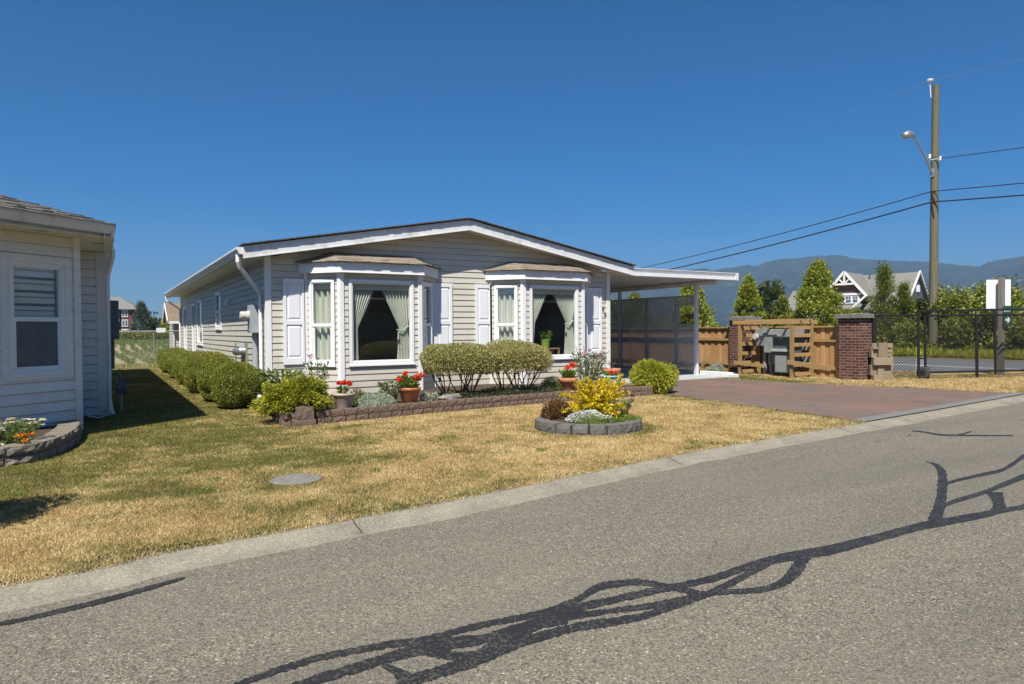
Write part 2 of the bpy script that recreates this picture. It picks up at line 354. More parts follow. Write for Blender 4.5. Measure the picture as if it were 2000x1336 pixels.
def m_brick():
    t = NT('clinker_brick'); uv = t.coord('UV'); br = t.n('TexBrick'); t.l(uv, br.inputs['Vector'])
    for k, v in (('Scale', 1), ('Brick Width', .215), ('Row Height', .075), ('Mortar Size', .0085), ('Mortar Smooth', .2), ('Bias', -.1)): br.inputs[k].default_value = v
    br.inputs['Color1'].default_value = (.115, .033, .025, 1); br.inputs['Color2'].default_value = (.17, .058, .035, 1); br.inputs['Mortar'].default_value = (.30, .27, .24, 1)
    b2 = t.n('TexBrick'); t.l(uv, b2.inputs['Vector'])
    for k, v in (('Scale', 1), ('Brick Width', .215), ('Row Height', .075), ('Mortar Size', 0.0), ('Bias', 0)): b2.inputs[k].default_value = v
    b2.inputs['Color1'].default_value = (0, 0, 0, 1); b2.inputs['Color2'].default_value = (1, 1, 1, 1)
    wn = t.n('TexWhiteNoise'); t.l(b2.outputs['Color'], wn.inputs['Vector'])
    var = t.ramp(wn.outputs['Value'], [(0, (.03, .022, .025)), (.25, (.13, .035, .028)), (.6, (.10, .035, .026)), (.78, (.17, .06, .035)), (.9, (.27, .13, .07)), (1, (.05, .03, .03))])
    stain = t.ramp(t.noise(3.0, 5), [(.5, (0, 0, 0)), (.7, (1, 1, 1))])
    c = t.mix(.75, br.outputs['Color'], var); c = t.mix(t.math('MULTIPLY', stain, .35), c, (.26, .15, .085))
    c = t.mix(br.outputs['Fac'], c, (.30, .265, .235)); c = t.mix(t.math('MULTIPLY', t.noise(40, 4), .35), c, (.07, .04, .03))
    return t.done(t.bsdf(c, .9, t.bump(t.math('SUBTRACT', t.noise(50, 3), br.outputs['Fac']), .6, .008), 0, .2))
M['brick'] = m_brick()

def m_asphalt():
    t = NT('exposed_aggregate_asphalt'); p = t.pos()
    v = t.n('TexVoronoi'); v.inputs['Scale'].default_value = 100; t.l(p, v.inputs['Vector'])
    v2 = t.n('TexVoronoi'); v2.inputs['Scale'].default_value = 210; t.l(p, v2.inputs['Vector'])
    sep = t.n('SeparateColor'); t.l(v.outputs['Color'], sep.inputs[0])
    st = t.ramp(sep.outputs[0], [(0, (.028, .027, .024)), (.2, (.095, .090, .078)), (.5, (.212, .191, .142)), (.78, (.31, .278, .205)), (.93, (.36, .275, .17)), (1, (.58, .55, .46))])
    sep2 = t.n('SeparateColor'); t.l(v2.outputs['Color'], sep2.inputs[0])
    st2 = t.ramp(sep2.outputs[1], [(0, (.045, .042, .037)), (.4, (.168, .151, .112)), (1, (.38, .34, .245))])
    big = t.math('GREATER_THAN', sep.outputs[2], .45)
    c = t.mix(big, st2, st)
    edge = t.ramp(v.outputs['Distance'], [(.25, (0, 0, 0)), (.75, (1, 1, 1))]); c = t.mix(t.math('MULTIPLY', edge, .55), c, (.085, .079, .067))
    lo = t.ramp(t.noise(.55, 5), [(.3, (0, 0, 0)), (.7, (1, 1, 1))]); c = t.mix(t.math('MULTIPLY', lo, .28), c, (.25, .224, .165))
    st3 = t.ramp(t.noise(2.7, 6), [(.55, (0, 0, 0)), (.75, (1, 1, 1))]); c = t.mix(t.math('MULTIPLY', st3, .18), c, (.12, .112, .094))
    mp = t.n('Mapping'); t.l(p, mp.inputs['Vector']); mp.inputs['Rotation'].default_value = (0, 0, R(-5.5)); mp.inputs['Scale'].default_value = (.10, 1.1, 1)
    lane = t.ramp(t.noise(1.0, 4, mp.outputs[0], .6), [(.42, (0, 0, 0)), (.66, (1, 1, 1))]); c = t.mix(t.math('MULTIPLY', lane, .42), c, (.105, .098, .083))
    drip = t.ramp(t.noise(1.9, 3, None, .5), [(.70, (0, 0, 0)), (.76, (1, 1, 1))]); c = t.mix(t.math('MULTIPLY', drip, .35), c, (.06, .056, .05))
    h = t.math('MULTIPLY', v.outputs['Distance'], -1)
    return t.done(t.bsdf(c, .85, t.bump(h, .6, .004), 0, .25))
M['asphalt'] = m_asphalt()
def m_gutter():
    t = NT('gutter_concrete'); p = t.pos(); v = t.n('TexVoronoi'); v.inputs['Scale'].default_value = 120; t.l(p, v.inputs['Vector'])
    sep = t.n('SeparateColor'); t.l(v.outputs['Color'], sep.inputs[0])
    c = t.ramp(sep.outputs[0], [(0, (.04, .037, .03)), (.22, (.12, .11, .085)), (.5, (.235, .212, .16)), (.85, (.31, .28, .21)), (1, (.50, .47, .38))])
    c = t.mix(.62, c, t.ramp(t.noise(3, 6), [(.3, (.20, .182, .138)), (.7, (.34, .31, .235))]))
    return t.done(t.bsdf(c, .9, t.bump(t.noise(90, 3), .4, .004), 0, .2))
M['gutter'] = m_gutter()
def m_sealant():
    t = NT('crack_sealant'); p = t.pos(); v = t.n('TexVoronoi'); v.inputs['Scale'].default_value = 95; t.l(p, v.inputs['Vector'])
    sep = t.n('SeparateColor'); t.l(v.outputs['Color'], sep.inputs[0])
    n = t.noise(6, 5); thin = t.ramp(t.math('ADD', t.math('MULTIPLY', sep.outputs[0], .55), t.math('MULTIPLY', n, .6)), [(.70, (0, 0, 0)), (.78, (1, 1, 1))])
    c = t.mix(t.math('MULTIPLY', thin, .6), (.021, .0205, .0195), (.12, .112, .095))
    c = t.mix(t.math('MULTIPLY', t.noise(3, 3), .4), c, (.034, .033, .031))
    return t.done(t.bsdf(c, .6, t.bump(t.noise(60, 4), .3, .004), 0, .35))
M['sealant'] = m_sealant()
M['tar_grass'] = M['sealant']
def m_paver():
    t = NT('brick_pavers_red'); uv = t.n('Mapping'); t.l(t.pos(), uv.inputs['Vector']); uv.inputs['Rotation'].default_value = (0, 0, R(45))
    br = t.n('TexBrick'); t.l(uv.outputs[0], br.inputs['Vector'])
    for k, v in (('Scale', 1), ('Brick Width', .2), ('Row Height', .1), ('Mortar Size', .006), ('Bias', .1)): br.inputs[k].default_value = v
    br.inputs['Color1'].default_value = (.11, .08, .066, 1); br.inputs['Color2'].default_value = (.25, .135, .10, 1); br.inputs['Mortar'].default_value = (.085, .072, .06, 1)
    mp = t.n('Mapping'); t.l(t.pos(), mp.inputs['Vector']); mp.inputs['Scale'].default_value = (.9, .35, 1); mp.inputs['Rotation'].default_value = (0, 0, R(25))
    lo = t.ramp(t.noise(1.3, 6, mp.outputs[0]), [(.3, (.14, .115, .09)), (.5, (.19, .125, .098)), (.72, (.28, .18, .145))])
    c = t.mix(.5, br.outputs['Color'], lo); c = t.mix(t.math('MULTIPLY', t.noise(14, 5), .35), c, (.15, .12, .10)); c = t.mix(t.math('MULTIPLY', t.ramp(t.noise(.7, 6), [(.48, (0, 0, 0)), (.62, (1, 1, 1))]), .55), c, (.135, .122, .108))
    return t.done(t.bsdf(t.mix(t.math('MULTIPLY', t.ramp(t.noise(1.1, 3, None, .5), [(.64, (0, 0, 0)), (.72, (1, 1, 1))]), .4), c, (.07, .06, .052)), .9, t.bump(br.outputs['Fac'], -.4, .004), 0, .2))
M['paver'] = m_paver()
M['paver_edge'] = mottled('paver_border_grey', (.13, .128, .12), (.21, .205, .19), 14, .9, .4, 60)
def m_block(name, c0, c1, c2):
    t = NT(name); rnd = t.n('NewGeometry').outputs['Random Per Island']
    c = t.ramp(t.noise(18, 8, None, .7), [(.25, c0), (.75, c1)]); c = t.mix(t.math('MULTIPLY', rnd, .6), c, c2)
    return t.done(t.bsdf(c, .95, t.bump(t.noise(45, 6), .9, .012), 0, .15))
M['block_brown'] = m_block('split_face_block_brown', (.10, .068, .05), (.25, .175, .135), (.20, .15, .125))
M['block_grey'] = m_block('split_face_block_grey', (.085, .08, .073), (.21, .195, .175), (.17, .16, .148))
M['block_tan'] = m_block('split_face_block_tan', (.13, .115, .09), (.29, .26, .205), (.22, .195, .155))
M['shingle_main'] = m_shingle('shingles_weathered_brown', ((.085, .075, .062), (.125, .11, .092), (.04, .035, .03)), .012)
M['groove'] = mottled('joint_dirt', (.03, .026, .02), (.07, .06, .045), 30, .95)

def m_lawn(name, base=False):
    t = NT(name); d = t.attr('dry')
    if base:
        n = t.noise(55, 6); g = t.ramp(n, [(.3, (.05, .055, .018)), (.7, (.12, .12, .038))]); s = t.ramp(n, [(.3, (.19, .13, .058)), (.7, (.42, .30, .14))])
        return t.done(t.bsdf(t.mix(d, g, s), .95, t.bump(t.noise(80, 4), .8, .02), 0, .1))
    r = t.attr('rnd')
    g = t.ramp(r, [(0, (.075, .085, .018)), (.5, (.18, .185, .04)), (.85, (.31, .29, .072)), (1, (.46, .39, .135))])
    s = t.ramp(r, [(0, (.27, .175, .07)), (.3, (.60, .42, .175)), (.7, (.80, .61, .31)), (1, (.90, .78, .50))])
    c = t.mix(d, g, s); b = t.bsdf(c, .6, None, 0, .25)
    tr = t.n('BsdfTranslucent'); t.l(c, tr.inputs['Color']); m = t.n('MixShader'); m.inputs[0].default_value = .25
    t.l(b, m.inputs[1]); t.l(tr.outputs[0], m.inputs[2]); return t.done(m.outputs[0])
M['lawn_base'] = m_lawn('lawn_soil_thatch', True); M['blade'] = m_lawn('grass_blades')

# foliage (colour varies leaf by leaf)
M['boxwood'] = leaf_mat('boxwood_leaves', [(0, (.07, .09, .014)), (.5, (.185, .205, .028)), (.85, (.33, .33, .05)), (1, (.50, .46, .11))])
M['goldthread'] = leaf_mat('gold_thread_cypress', [(0, (.07, .105, .012)), (.45, (.23, .27, .024)), (.8, (.50, .49, .04)), (1, (.66, .60, .08))], .5, .3)
M['juniper'] = leaf_mat('golden_juniper', [(0, (.03, .055, .010)), (.4, (.09, .13, .016)), (.72, (.36, .37, .025)), (1, (.66, .58, .05))], .5, .3)
M['willow'] = leaf_mat('variegated_willow_leaves', [(0, (.115, .125, .028)), (.35, (.27, .265, .07)), (.7, (.50, .465, .185)), (.92, (.68, .61, .34)), (1, (.56, .34, .23))], .5, .3)
M['yellowleaf'] = leaf_mat('golden_yellow_leaves', [(0, (.30, .26, .015)), (.35, (.66, .50, .015)), (.8, (.86, .68, .03)), (1, (.70, .42, .02))], .4, .35, tint=(.7, .55, .05))
M['green'] = leaf_mat('garden_green_leaves', [(0, (.05, .08, .018)), (.6, (.12, .175, .035)), (1, (.22, .27, .07))])
M['fresh'] = leaf_mat('fresh_green_leaves', [(0, (.07, .12, .016)), (.6, (.17, .26, .035)), (1, (.30, .38, .07))])
M['darkcover'] = leaf_mat('dark_groundcover', [(0, (.020, .028, .015)), (.6, (.045, .06, .028)), (1, (.10, .12, .07))])
M['silver'] = leaf_mat('silver_foliage', [(0, (.20, .24, .17)), (.5, (.37, .42, .31)), (1, (.54, .58, .46))], .8, .15, .15, tint=(.3, .33, .25))
M['santolina'] = leaf_mat('santolina_green', [(0, (.08, .11, .035)), (.6, (.18, .22, .085)), (1, (.30, .33, .15))])
M['redleaf'] = leaf_mat('bronze_sedum_leaves', [(0, (.07, .03, .018)), (.5, (.16, .065, .03)), (.85, (.24, .11, .05)), (1, (.16, .15, .05))])
M['redpetal'] = leaf_mat('geranium_petals', [(0, (.55, .030, .012)), (.6, (.78, .055, .02)), (1, (.85, .12, .05))], .5, .2, .3, tint=(.8, .06, .02))
M['pinkpetal'] = leaf_mat('pink_petals', [(0, (.55, .16, .32)), (1, (.75, .38, .55))], .5, .2)
M['whitepetal'] = leaf_mat('white_petals', [(0, (.52, .53, .44)), (.6, (.78, .78, .72)), (1, (.86, .86, .82))], .6, .15, .2, tint=(.8, .8, .75))
M['orangepetal'] = leaf_mat('orange_petals', [(0, (.72, .20, .01)), (1, (.85, .32, .02))], .5, .2)
M['yolk'] = mottled('daisy_centres', (.62, .36, .02), (.74, .47, .04), 60, .8)
M['dusky'] = leaf_mat('dusky_flower_heads', [(0, (.10, .055, .045)), (1, (.26, .17, .14))], .8, .1)
M['tree_bright'] = leaf_mat('columnar_tree_leaves', [(0, (.10, .135, .014)), (.5, (.26, .30, .03)), (1, (.46, .46, .06))])
M['tree_mid'] = leaf_mat('roadside_shrub_leaves', [(0, (.08, .10, .016)), (.5, (.20, .225, .032)), (.9, (.38, .37, .06)), (1, (.46, .40, .10))])
M['tree_dark'] = leaf_mat('dark_tree_leaves', [(0, (.03, .05, .02)), (.6, (.075, .105, .04)), (1, (.13, .16, .065))])
M['conifer'] = leaf_mat('conifer_needles', [(0, (.06, .09, .014)), (.6, (.17, .21, .03)), (1, (.30, .32, .05))], .6, .2)
M['bluespruce'] = leaf_mat('blue_spruce_needles', [(0, (.04, .055, .045)), (.6, (.10, .125, .10)), (1, (.17, .195, .155))], .6, .1)
M['corn'] = leaf_mat('young_crop_leaves', [(0, (.06, .10, .025)), (.6, (.14, .20, .05)), (1, (.24, .29, .09))])
# ------------------------------------------------------------------ vegetation kit
def unit(a): return a / (np.linalg.norm(a, axis=1)[:, None] + 1e-9)
def rdir(n): return unit(RNG.normal(size=(n, 3)))

def leaf_quads(P, A, L, W, rnd, fold=.15):
    """One four-cornered leaf per point; A is the leaf axis."""
    n = len(P); L = np.broadcast_to(L, n)[:, None]; W = np.broadcast_to(W, n)[:, None]
    S = unit(np.cross(A, rdir(n))); Nn = np.cross(A, S)
    v = np.stack([P, P + A * L * .45 + S * W / 2 + Nn * W * fold, P + A * L, P + A * L * .45 - S * W / 2 + Nn * W * fold], 1).reshape(-1, 3)
    f = np.arange(4 * n).reshape(n, 4)
    return v, f, np.repeat(rnd, 4)

def lump(D, k=3, amp=.12, seed=0):
    r = np.random.default_rng(seed); s = np.zeros(len(D))
    for _ in range(6):
        w = r.normal(size=3) * k; s += np.sin(D @ w + r.random() * 6.28)
    return 1 + amp * s / 2.4

def shell(c, rad, n, depth=.3, amp=.1, k=4, low=-.9, seed=1, power=2.0):
    """Points in the outer layer of a lumpy (super)ellipsoid, with outward directions."""
    D = rdir(int(n * 1.6)); D = D[D[:, 2] > low][:n]
    q = (np.abs(D) ** power).sum(1) ** (-1 / power)
    r = q * lump(D, k, amp, seed) * (1 - depth * RNG.random(len(D)) ** 1.5)
    return V3(c) + D * r[:, None] * V3(rad), D

def core(c, rad, amp=.1, k=4, seed=1, s=.72, power=2.0, low=-.95):
    me = bmesh_ico(3); D = unit(me[0]); q = (np.abs(D) ** power).sum(1) ** (-1 / power)
    D2 = D.copy(); D2[:, 2] = np.maximum(D2[:, 2], low)
    return V3(c) + D2 * (q * lump(D, k, amp, seed) * s)[:, None] * V3(rad), me[1]
_ICO = {}
def bmesh_ico(k):
    if k not in _ICO:
        import bmesh
        bm = bmesh.new(); bmesh.ops.create_icosphere(bm, subdivisions=k, radius=1)
        _ICO[k] = (np.array([v.co[:] for v in bm.verts]), np.array([[v.index for v in f.verts] for f in bm.faces])); bm.free()
    return _ICO[k]

def leaf_obj(name, mat, P, A, L, W, parent=None, loc=None, rnd=None, fold=.15, core_=None):
    n = len(P); rnd = RNG.random(n) if rnd is None else rnd
    v, f, a = leaf_quads(P, A, L, W, rnd, fold)
    if core_ is not None:
        cv, cf = core_; k = len(v); v = np.vstack([v, cv]); f = np.vstack([f, np.stack([cf[:, 0], cf[:, 1], cf[:, 2], cf[:, 2]], 1) + k]) if False else f
        a = np.concatenate([a, RNG.random(len(cv)) * .6])
        tri = cf + k
        me_v, me_f4, me_f3 = v, f, tri
        return mixed_mesh(name, me_v, me_f4, me_f3, mat, parent, loc, a)
    return np_mesh(name, v, f, mat, parent, loc, {'rnd': a})

def mixed_mesh(name, v, f4, f3, mat, parent, loc, a):
    b = V3(loc) if loc is not None else wloc(parent)
    me = bpy.data.meshes.new(name); me.vertices.add(len(v)); me.vertices.foreach_set('co', (v - b).astype(np.float32).ravel())
    lp = np.concatenate([f4.ravel(), f3.ravel()]).astype(np.int32); me.loops.add(len(lp)); me.loops.foreach_set('vertex_index', lp)
    tot = np.concatenate([np.full(len(f4), 4), np.full(len(f3), 3)]).astype(np.int32); st = np.concatenate([[0], np.cumsum(tot)[:-1]]).astype(np.int32)
    me.polygons.add(len(tot)); me.polygons.foreach_set('loop_start', st); me.polygons.foreach_set('loop_total', tot)
    me.materials.append(mat); at = me.attributes.new('rnd', 'FLOAT', 'POINT'); at.data.foreach_set('value', a.astype(np.float32))
    me.update(calc_edges=True); me.validate(); o = bpy.data.objects.new(name, me); COL.objects.link(o)
    if loc is not None: o.location = b
    if parent is not None: o.parent = parent
    return o

def bush(name, label, cat, c, rad, n, L, W, mat, group=None, depth=.3, amp=.1, k=4, low=-.9, seed=1, power=2.0, up=.2, rand=.9, stem=True, solid=True, as_part=None):
    """A shrub: foliage of single leaves (over a leafy core) and a short woody stem."""
    base = (c[0], c[1], max(0, c[2] - rad[2]))
    t = as_part or thing(name, base, label, cat, group)
    P, D = shell(c, rad, n, depth, amp, k, low, seed, power)
    A = unit(D * .7 + rdir(len(P)) * rand + V3((0, 0, up)))
    lum = .5 + .5 * np.sin(P @ V3((7, 9, 8)) * 1.3) * .5
    rnd = np.clip(RNG.random(len(P)) * .75 + .25 * lum, 0, 1)
    leaf_obj('foliage', mat, P, A, L * (.7 + .6 * RNG.random(len(P))), W * (.7 + .6 * RNG.random(len(P))), t, rnd=rnd, core_=core(c, rad, amp, k, seed, 1 - depth * .9, power, low) if solid else None)
    if stem:
        m = MB()
        for j in range(3):
            a = j * 2.1; m.tube([(c[0], c[1], base[2] - .02), (c[0] + .25 * rad[0] * math.cos(a), c[1] + .25 * rad[1] * math.sin(a), c[2])], [.02, .012], 6)
        m.build('stem', M['stalk'], t)
    return t

def sprays(c, rad, n, L, low=-.2, droop=.8, seed=1, amp=.12, segs=4):
    """Arching thread-like sprays (cypress / juniper): returns leaf points and axes along them."""
    D = rdir(int(n * 1.7)); D = D[D[:, 2] > low][:n]; n = len(D)
    r = lump(D, 4, amp, seed) * (.62 + .38 * RNG.random(n))
    P = V3(c) + D * r[:, None] * V3(rad); A = unit(D + rdir(n) * .35 + V3((0, 0, .35)))
    PP, AA, RR = [], [], []; col = RNG.random(n)
    for s in range(segs):
        PP.append(P.copy()); AA.append(A.copy()); RR.append(np.clip(col * .45 + .18 * s + RNG.random(n) * .12, 0, 1))
        P = P + A * (L / segs) * .8; A = unit(A + V3((0, 0, -droop / segs * 1.4)) + rdir(n) * .08)
    return np.vstack(PP), np.vstack(AA), np.concatenate(RR)

def tuft(c, r, h, n, L, W, spread=.6):
    """Upright leafy stems from a small foot."""
    a = RNG.random(n) * 6.283; q = np.sqrt(RNG.random(n)) * r; z = RNG.random(n)
    P = np.stack([c[0] + q * np.cos(a) * (.45 + .55 * z), c[1] + q * np.sin(a) * (.45 + .55 * z), c[2] + z * h], 1)
    A = unit(np.stack([np.cos(a) * spread, np.sin(a) * spread, .4 + .5 * RNG.random(n)], 1) + rdir(n) * .5)
    return P, A

def blossoms(centers, r, n, L, W, mat, name, parent, rnd=None):
    P = []; 
    for c in centers: P.append(V3(c) + rdir(n) * V3((r, r, r * .7)) * (RNG.random((n, 1)) ** .4))
    P = np.vstack(P); A = unit(rdir(len(P)) + V3((0, 0, .3)))
    return leaf_obj(name, mat, P, A, L, W, parent)

def tree(name, label, x, y, h, rad, prof, n, L, W, mat, group=None, z0=0.0, trunk_h=None, clumps=90, seed=1, up=.5, cat='tree', lean=.35):
    """Tapered trunk with limbs; crown of leaf clumps following prof(t) -> radius fraction, t from crown foot to top."""
    t = thing(name, (x, y, z0), label, cat, group); r = np.random.default_rng(seed)
    th = trunk_h if trunk_h is not None else h * .12
    m = MB(); tr = max(.04, h * .016)
    m.tube([(x, y, z0 - .05), (x + .02, y, z0 + h * .3), (x, y + .02, z0 + h * .65), (x, y, z0 + h * .93)], [tr * 1.3, tr, tr * .6, tr * .15], 7)
    cc = []
    for j in range(clumps):
        u = r.random() ** .85; a = r.random() * 6.283; q = prof(u) * rad * (r.random() ** .45)
        cc.append((x + q * math.cos(a), y + q * math.sin(a), z0 + th + u * (h - th)))
    for j in range(0, clumps, max(1, clumps // 14)):
        c = cc[j]; zb = max(z0 + th * .8, c[2] - h * .16); m.tube([(x, y, zb), ((x + c[0]) / 2, (y + c[1]) / 2, (zb + c[2]) / 2 - .02 * h), c], [tr * .5, tr * .3, tr * .1], 5)
    m.build('trunk', M['stalk'], t, smooth=True)
    cc = np.array(cc); per = n // clumps; C = np.repeat(cc, per, 0)
    cr = rad * .26 * (.6 + .8 * r.random(clumps)); off = rdir(len(C)) * (RNG.random((len(C), 1)) ** .5) * np.repeat(cr, per)[:, None] * V3((1, 1, 1.25))
    out = C - V3((x, y, 0)); out[:, 2] = 0
    A = unit(unit(out + 1e-6) * lean + rdir(len(C)) * .7 + V3((0, 0, up)))
    rnd = np.clip(np.repeat(r.random(clumps), per) * .45 + RNG.random(len(C)) * .55, 0, 1)
    leaf_obj('crown', mat, C + off, A, L * (.7 + .6 * RNG.random(len(C))), W * (.7 + .6 * RNG.random(len(C))), t, rnd=rnd)
    return t
P_COL = lambda u: (math.sin(math.pi * min(1, u * .93 + .07)) ** .7) * (1 - .55 * u) * 1.25
P_CON = lambda u: max(.03, 1 - u) * (1.0 if u > .06 else .7)
P_ROUND = lambda u: math.sqrt(max(0, 1 - (2 * u - 1) ** 2)) + .05
# ------------------------------------------------------------------ the main house (manufactured home)
HW, HL, HZ = 8.36, 16.6, 2.85           # width, length, soffit height
RX, RZ, SL = 4.18, 3.60, .1785          # ridge x, wall apex, roof slope
house = thing('manufactured_home', (0, 0, 0), 'single storey beige sided home with two white bay windows and low gable roof', 'house')
FW = Fr((0, 0, 0), (1, 0, 0), (0, -1, 0))
LW = Fr((0, 0, 0), (0, 1, 0), (-1, 0, 0))
RW = Fr((HW, 0, 0), (0, 1, 0), (1, 0, 0))
BW_ = Fr((0, HL, 0), (1, 0, 0), (0, 1, 0))
def under(x): return HZ + SL * (RX - abs(x - RX))

GRV = .009
def siding(m, F, span, z0, z1, holes=(), course=.127, lip=.015, phase=.038):
    """Lap siding: slanted boards with a real lip; span(z) -> (a0, a1) or None; holes = (a0, a1, z0, z1)."""
    cuts = {z0, z1}
    k = math.floor((z0 - phase) / course)
    edges = [phase + course * i for i in range(k, k + int((z1 - z0) / course) + 3)]
    for e in edges:
        if z0 < e < z1: cuts.add(e)
    for h in holes:
        for z in h[2:]:
            if z0 < z < z1: cuts.add(z)
    for e in edges:
        if z0 < e - GRV < z1: cuts.add(e - GRV)
    cuts = sorted(cuts)
    for za, zb in zip(cuts[:-1], cuts[1:]):
        if zb - za < 1e-5: continue
        zm = (za + zb) / 2; e0 = phase + course * math.floor((zm - phase) / course)
        grv = zm > e0 + course - GRV; off = (lambda z: -.012) if grv else (lambda z: lip * (1 - (z - e0) / course) + .001)
        A, B = span(za), span(zb)
        if A is None: continue
        if B is None: B = ((A[0] + A[1]) / 2,) * 2
        hs = sorted([(h[0], h[1]) for h in holes if h[2] < zm < h[3]]); ivs = []; a = None; cur = (A[0], B[0])
        for h in hs: ivs.append((cur, (h[0], h[0]))); cur = (h[1], h[1])
        ivs.append((cur, (A[1], B[1])))
        for (l0, l1), (r0, r1) in ivs:
            if r0 - l0 < 1e-4 and r1 - l1 < 1e-4: continue
            m.poly([F(l0, za, off(za)), F(r0, za, off(za)), F(r1, zb, off(zb)), F(l1, zb, off(zb))])
            if abs(za - e0) < 1e-4: m.poly([F(l0, za, -.012), F(r0, za, -.012), F(r0, za, off(za)), F(l0, za, off(za))])
            if grv: m.poly([F(l0, za, .003), F(r0, za, .003), F(r0, za, -.012), F(l0, za, -.012)])

BAYX = (2.11, 6.29); BHW, BFW, BP = 1.385, .82, .57
def gspan(z):
    if z <= HZ: return (.06, HW - .06)
    d = (z - HZ) / SL; return (max(.06, d), min(HW - .06, HW - d)) if d < RX - .01 else None
m = MB(); siding(m, FW, gspan, .04, RZ, [(b - BHW + .02, b + BHW - .02, .04, 2.62) for b in BAYX]); m.build('wall', M['siding'], house)
SW = [(5.78, 6.83, 1.48, 2.47), (9.83, 11.19, 1.0, 2.43), (11.75, 12.68, .3, 2.38), (14.55, 15.49, .3, 2.36)]
m = MB(); siding(m, LW, lambda z: (.06, HL - .02), .04, HZ, SW); m.build('wall', M['siding'], house)
m = MB(); siding(m, RW, lambda z: (.06, HL - .02), .04, HZ); m.build('wall', M['siding'], house)
m = MB(); siding(m, BW_, gspan, .04, RZ); m.build('wall', M['siding'], house)
# inside shell
m = MB(); m.box(.12, HW - .12, .12, HL - .12, .5, .56); m.build('interior_floor', M['room'], house)
m = MB(); m.box(.12, HW - .12, .12, HL - .12, 2.70, 2.76); m.build('interior_ceiling', M['room'], house)
m = MB(); m.box(.14, HW - .14, 3.4, 3.5, .56, 2.70); m.box(4.15, 4.25, .14, 3.4, .56, 2.70); m.build('interior_wall', M['room'], house)
m = MB(); m.box(.02, .035, .02, HL - .04, .04, .5); m.box(HW - .035, HW - .02, .02, HL - .04, .04, 2.84); m.box(.04, HW - .04, .05, .07, .02, .12); m.build('inner_lining', M['room'], house)
# corner boards
for F, a in ((FW, 0), (FW, HW)):
    m = MB(); s = 1 if a == 0 else -1
    x0, x1 = (a - .03, a + .085) if s > 0 else (a - .085, a + .03)
    m.box(x0, x1, -.028, -.001, .03, HZ + .02 + (.0)); m.box(*((a - .03, a - .001) if s > 0 else (a + .001, a + .03)), -.001, .085, .03, HZ)
    m.build('corner_trim', M['white'], house, bevel=.004)
m = MB(); m.box(-.03, -.001, HL - .09, HL + .02, .03, HZ); m.build('corner_trim', M['white'], house)
# roof: two slopes, shingle courses with a thick ragged edge
O, EX = .42, .50                        # gable overhang, eave overhang
zr = lambda x: 3.07 + SL * (RX - abs(x - RX)) + .02
m = MB()
for s in (-1, 1):
    xe = RX + s * (RX + EX); y0, y1 = -O - .07, HL + .35
    n = 34
    for k in range(n):
        a0, a1 = k / n, (k + 1) / n; xa, xb = xe + (RX - xe) * a0, xe + (RX - xe) * (a1 + .004)
        j = random.uniform(-.005, .005)
        za, zb = zr(xa) + .013, zr(xb) + .004
        m.hexa([(xa, y0 + j, za - .022), (xb, y0 + j, zb - .02), (xb, y1, zb - .02), (xa, y1, za - .022), (xa, y0 + j, za), (xb, y0 + j, zb), (xb, y1, zb), (xa, y1, za)])
m.build('roof', M['shingle_main'], house)
# soffits (closed boxes under the slopes)
for s in (-1, 1):
    xe = RX + s * (RX + EX - .035)
    for y0, y1, d in ((-O + .03, -.001, 0), (HL + .001, HL + .3, 0)):
        m = MB(); m.hexa([(min(xe, RX), y0, zr(xe if xe < RX else RX) - .235 if xe < RX else zr(RX) - .235), (max(xe, RX), y0, zr(max(xe, RX)) - .235), (max(xe, RX), y1, zr(max(xe, RX)) - .235), (min(xe, RX), y1, zr(min(xe, RX)) - .235),
                (min(xe, RX), y0, zr(min(xe, RX)) - .03), (max(xe, RX), y0, zr(max(xe, RX)) - .03), (max(xe, RX), y1, zr(max(xe, RX)) - .03), (min(xe, RX), y1, zr(min(xe, RX)) - .03)])
        m.build('soffit', M['soffit'], house)
for x0, x1 in ((-EX + .04, -.001), (HW + .001, HW + EX - .04)):
    m = MB(); m.box(x0, x1, -.001, HL, 2.80, 2.83); m.build('soffit', M['soffit'], house)
m = MB()    # gable fascia boards: bowed face with a turned lower edge
for s in (-1, 1):
    xe = RX + s * (RX + EX - .02); y = -O
    for (z0, z1, c0, c1) in ((-.245, -.035, 0, .028), (-.262, -.245, -.012, .03)):
        P = [(xe, y + c0, zr(xe) + z0), (RX, y + c0, zr(RX) + z0), (RX, y + c1, zr(RX) + z0), (xe, y + c1, zr(xe) + z0), (xe, y + c0, zr(xe) + z1), (RX, y + c0, zr(RX) + z1), (RX, y + c1, zr(RX) + z1), (xe, y + c1, zr(xe) + z1)]
        if s > 0: P = [P[1], P[0], P[3], P[2], P[5], P[4], P[7], P[6]]
        m.hexa(P)
m.build('gable_fascia', M['white_dirty'], house)
# gutter along the left eave, closed end at the front, plus the right eave
prof = [(0, .125), (0, 0), (-.075, 0), (-.105, .06), (-.125, .085), (-.125, .125), (-.117, .125), (-.117, .09), (-.07, .012), (-.012, .012), (-.012, .125)]
m = MB(); xg, zg = -EX + .03, 2.825
m.ext([(xg + a, -O + .02, zg + b) for a, b in prof], (0, HL + O + .2, 0)); m.ext([(xg + a, -O + .018, zg + b) for a, b in prof[:6]], (0, .004, 0)); m.box(xg, xg + .02, -O + .02, HL + .25, zg - .02, zg + .15)
m.build('gutter', M['white_dirty'], house)
m = MB(); m.tube([(-.53, -.2, 2.83), (-.53, -.2, 2.70), (-.50, -.16, 2.6), (-.11, .18, 2.18), (-.07, .22, 2.08), (-.07, .22, .42), (-.1, .2, .36), (-.30, -.75, .22), (-.40, -1.15, .06)], [.05, .05, .045, .042, .042, .042, .042, .045, .045], 4)
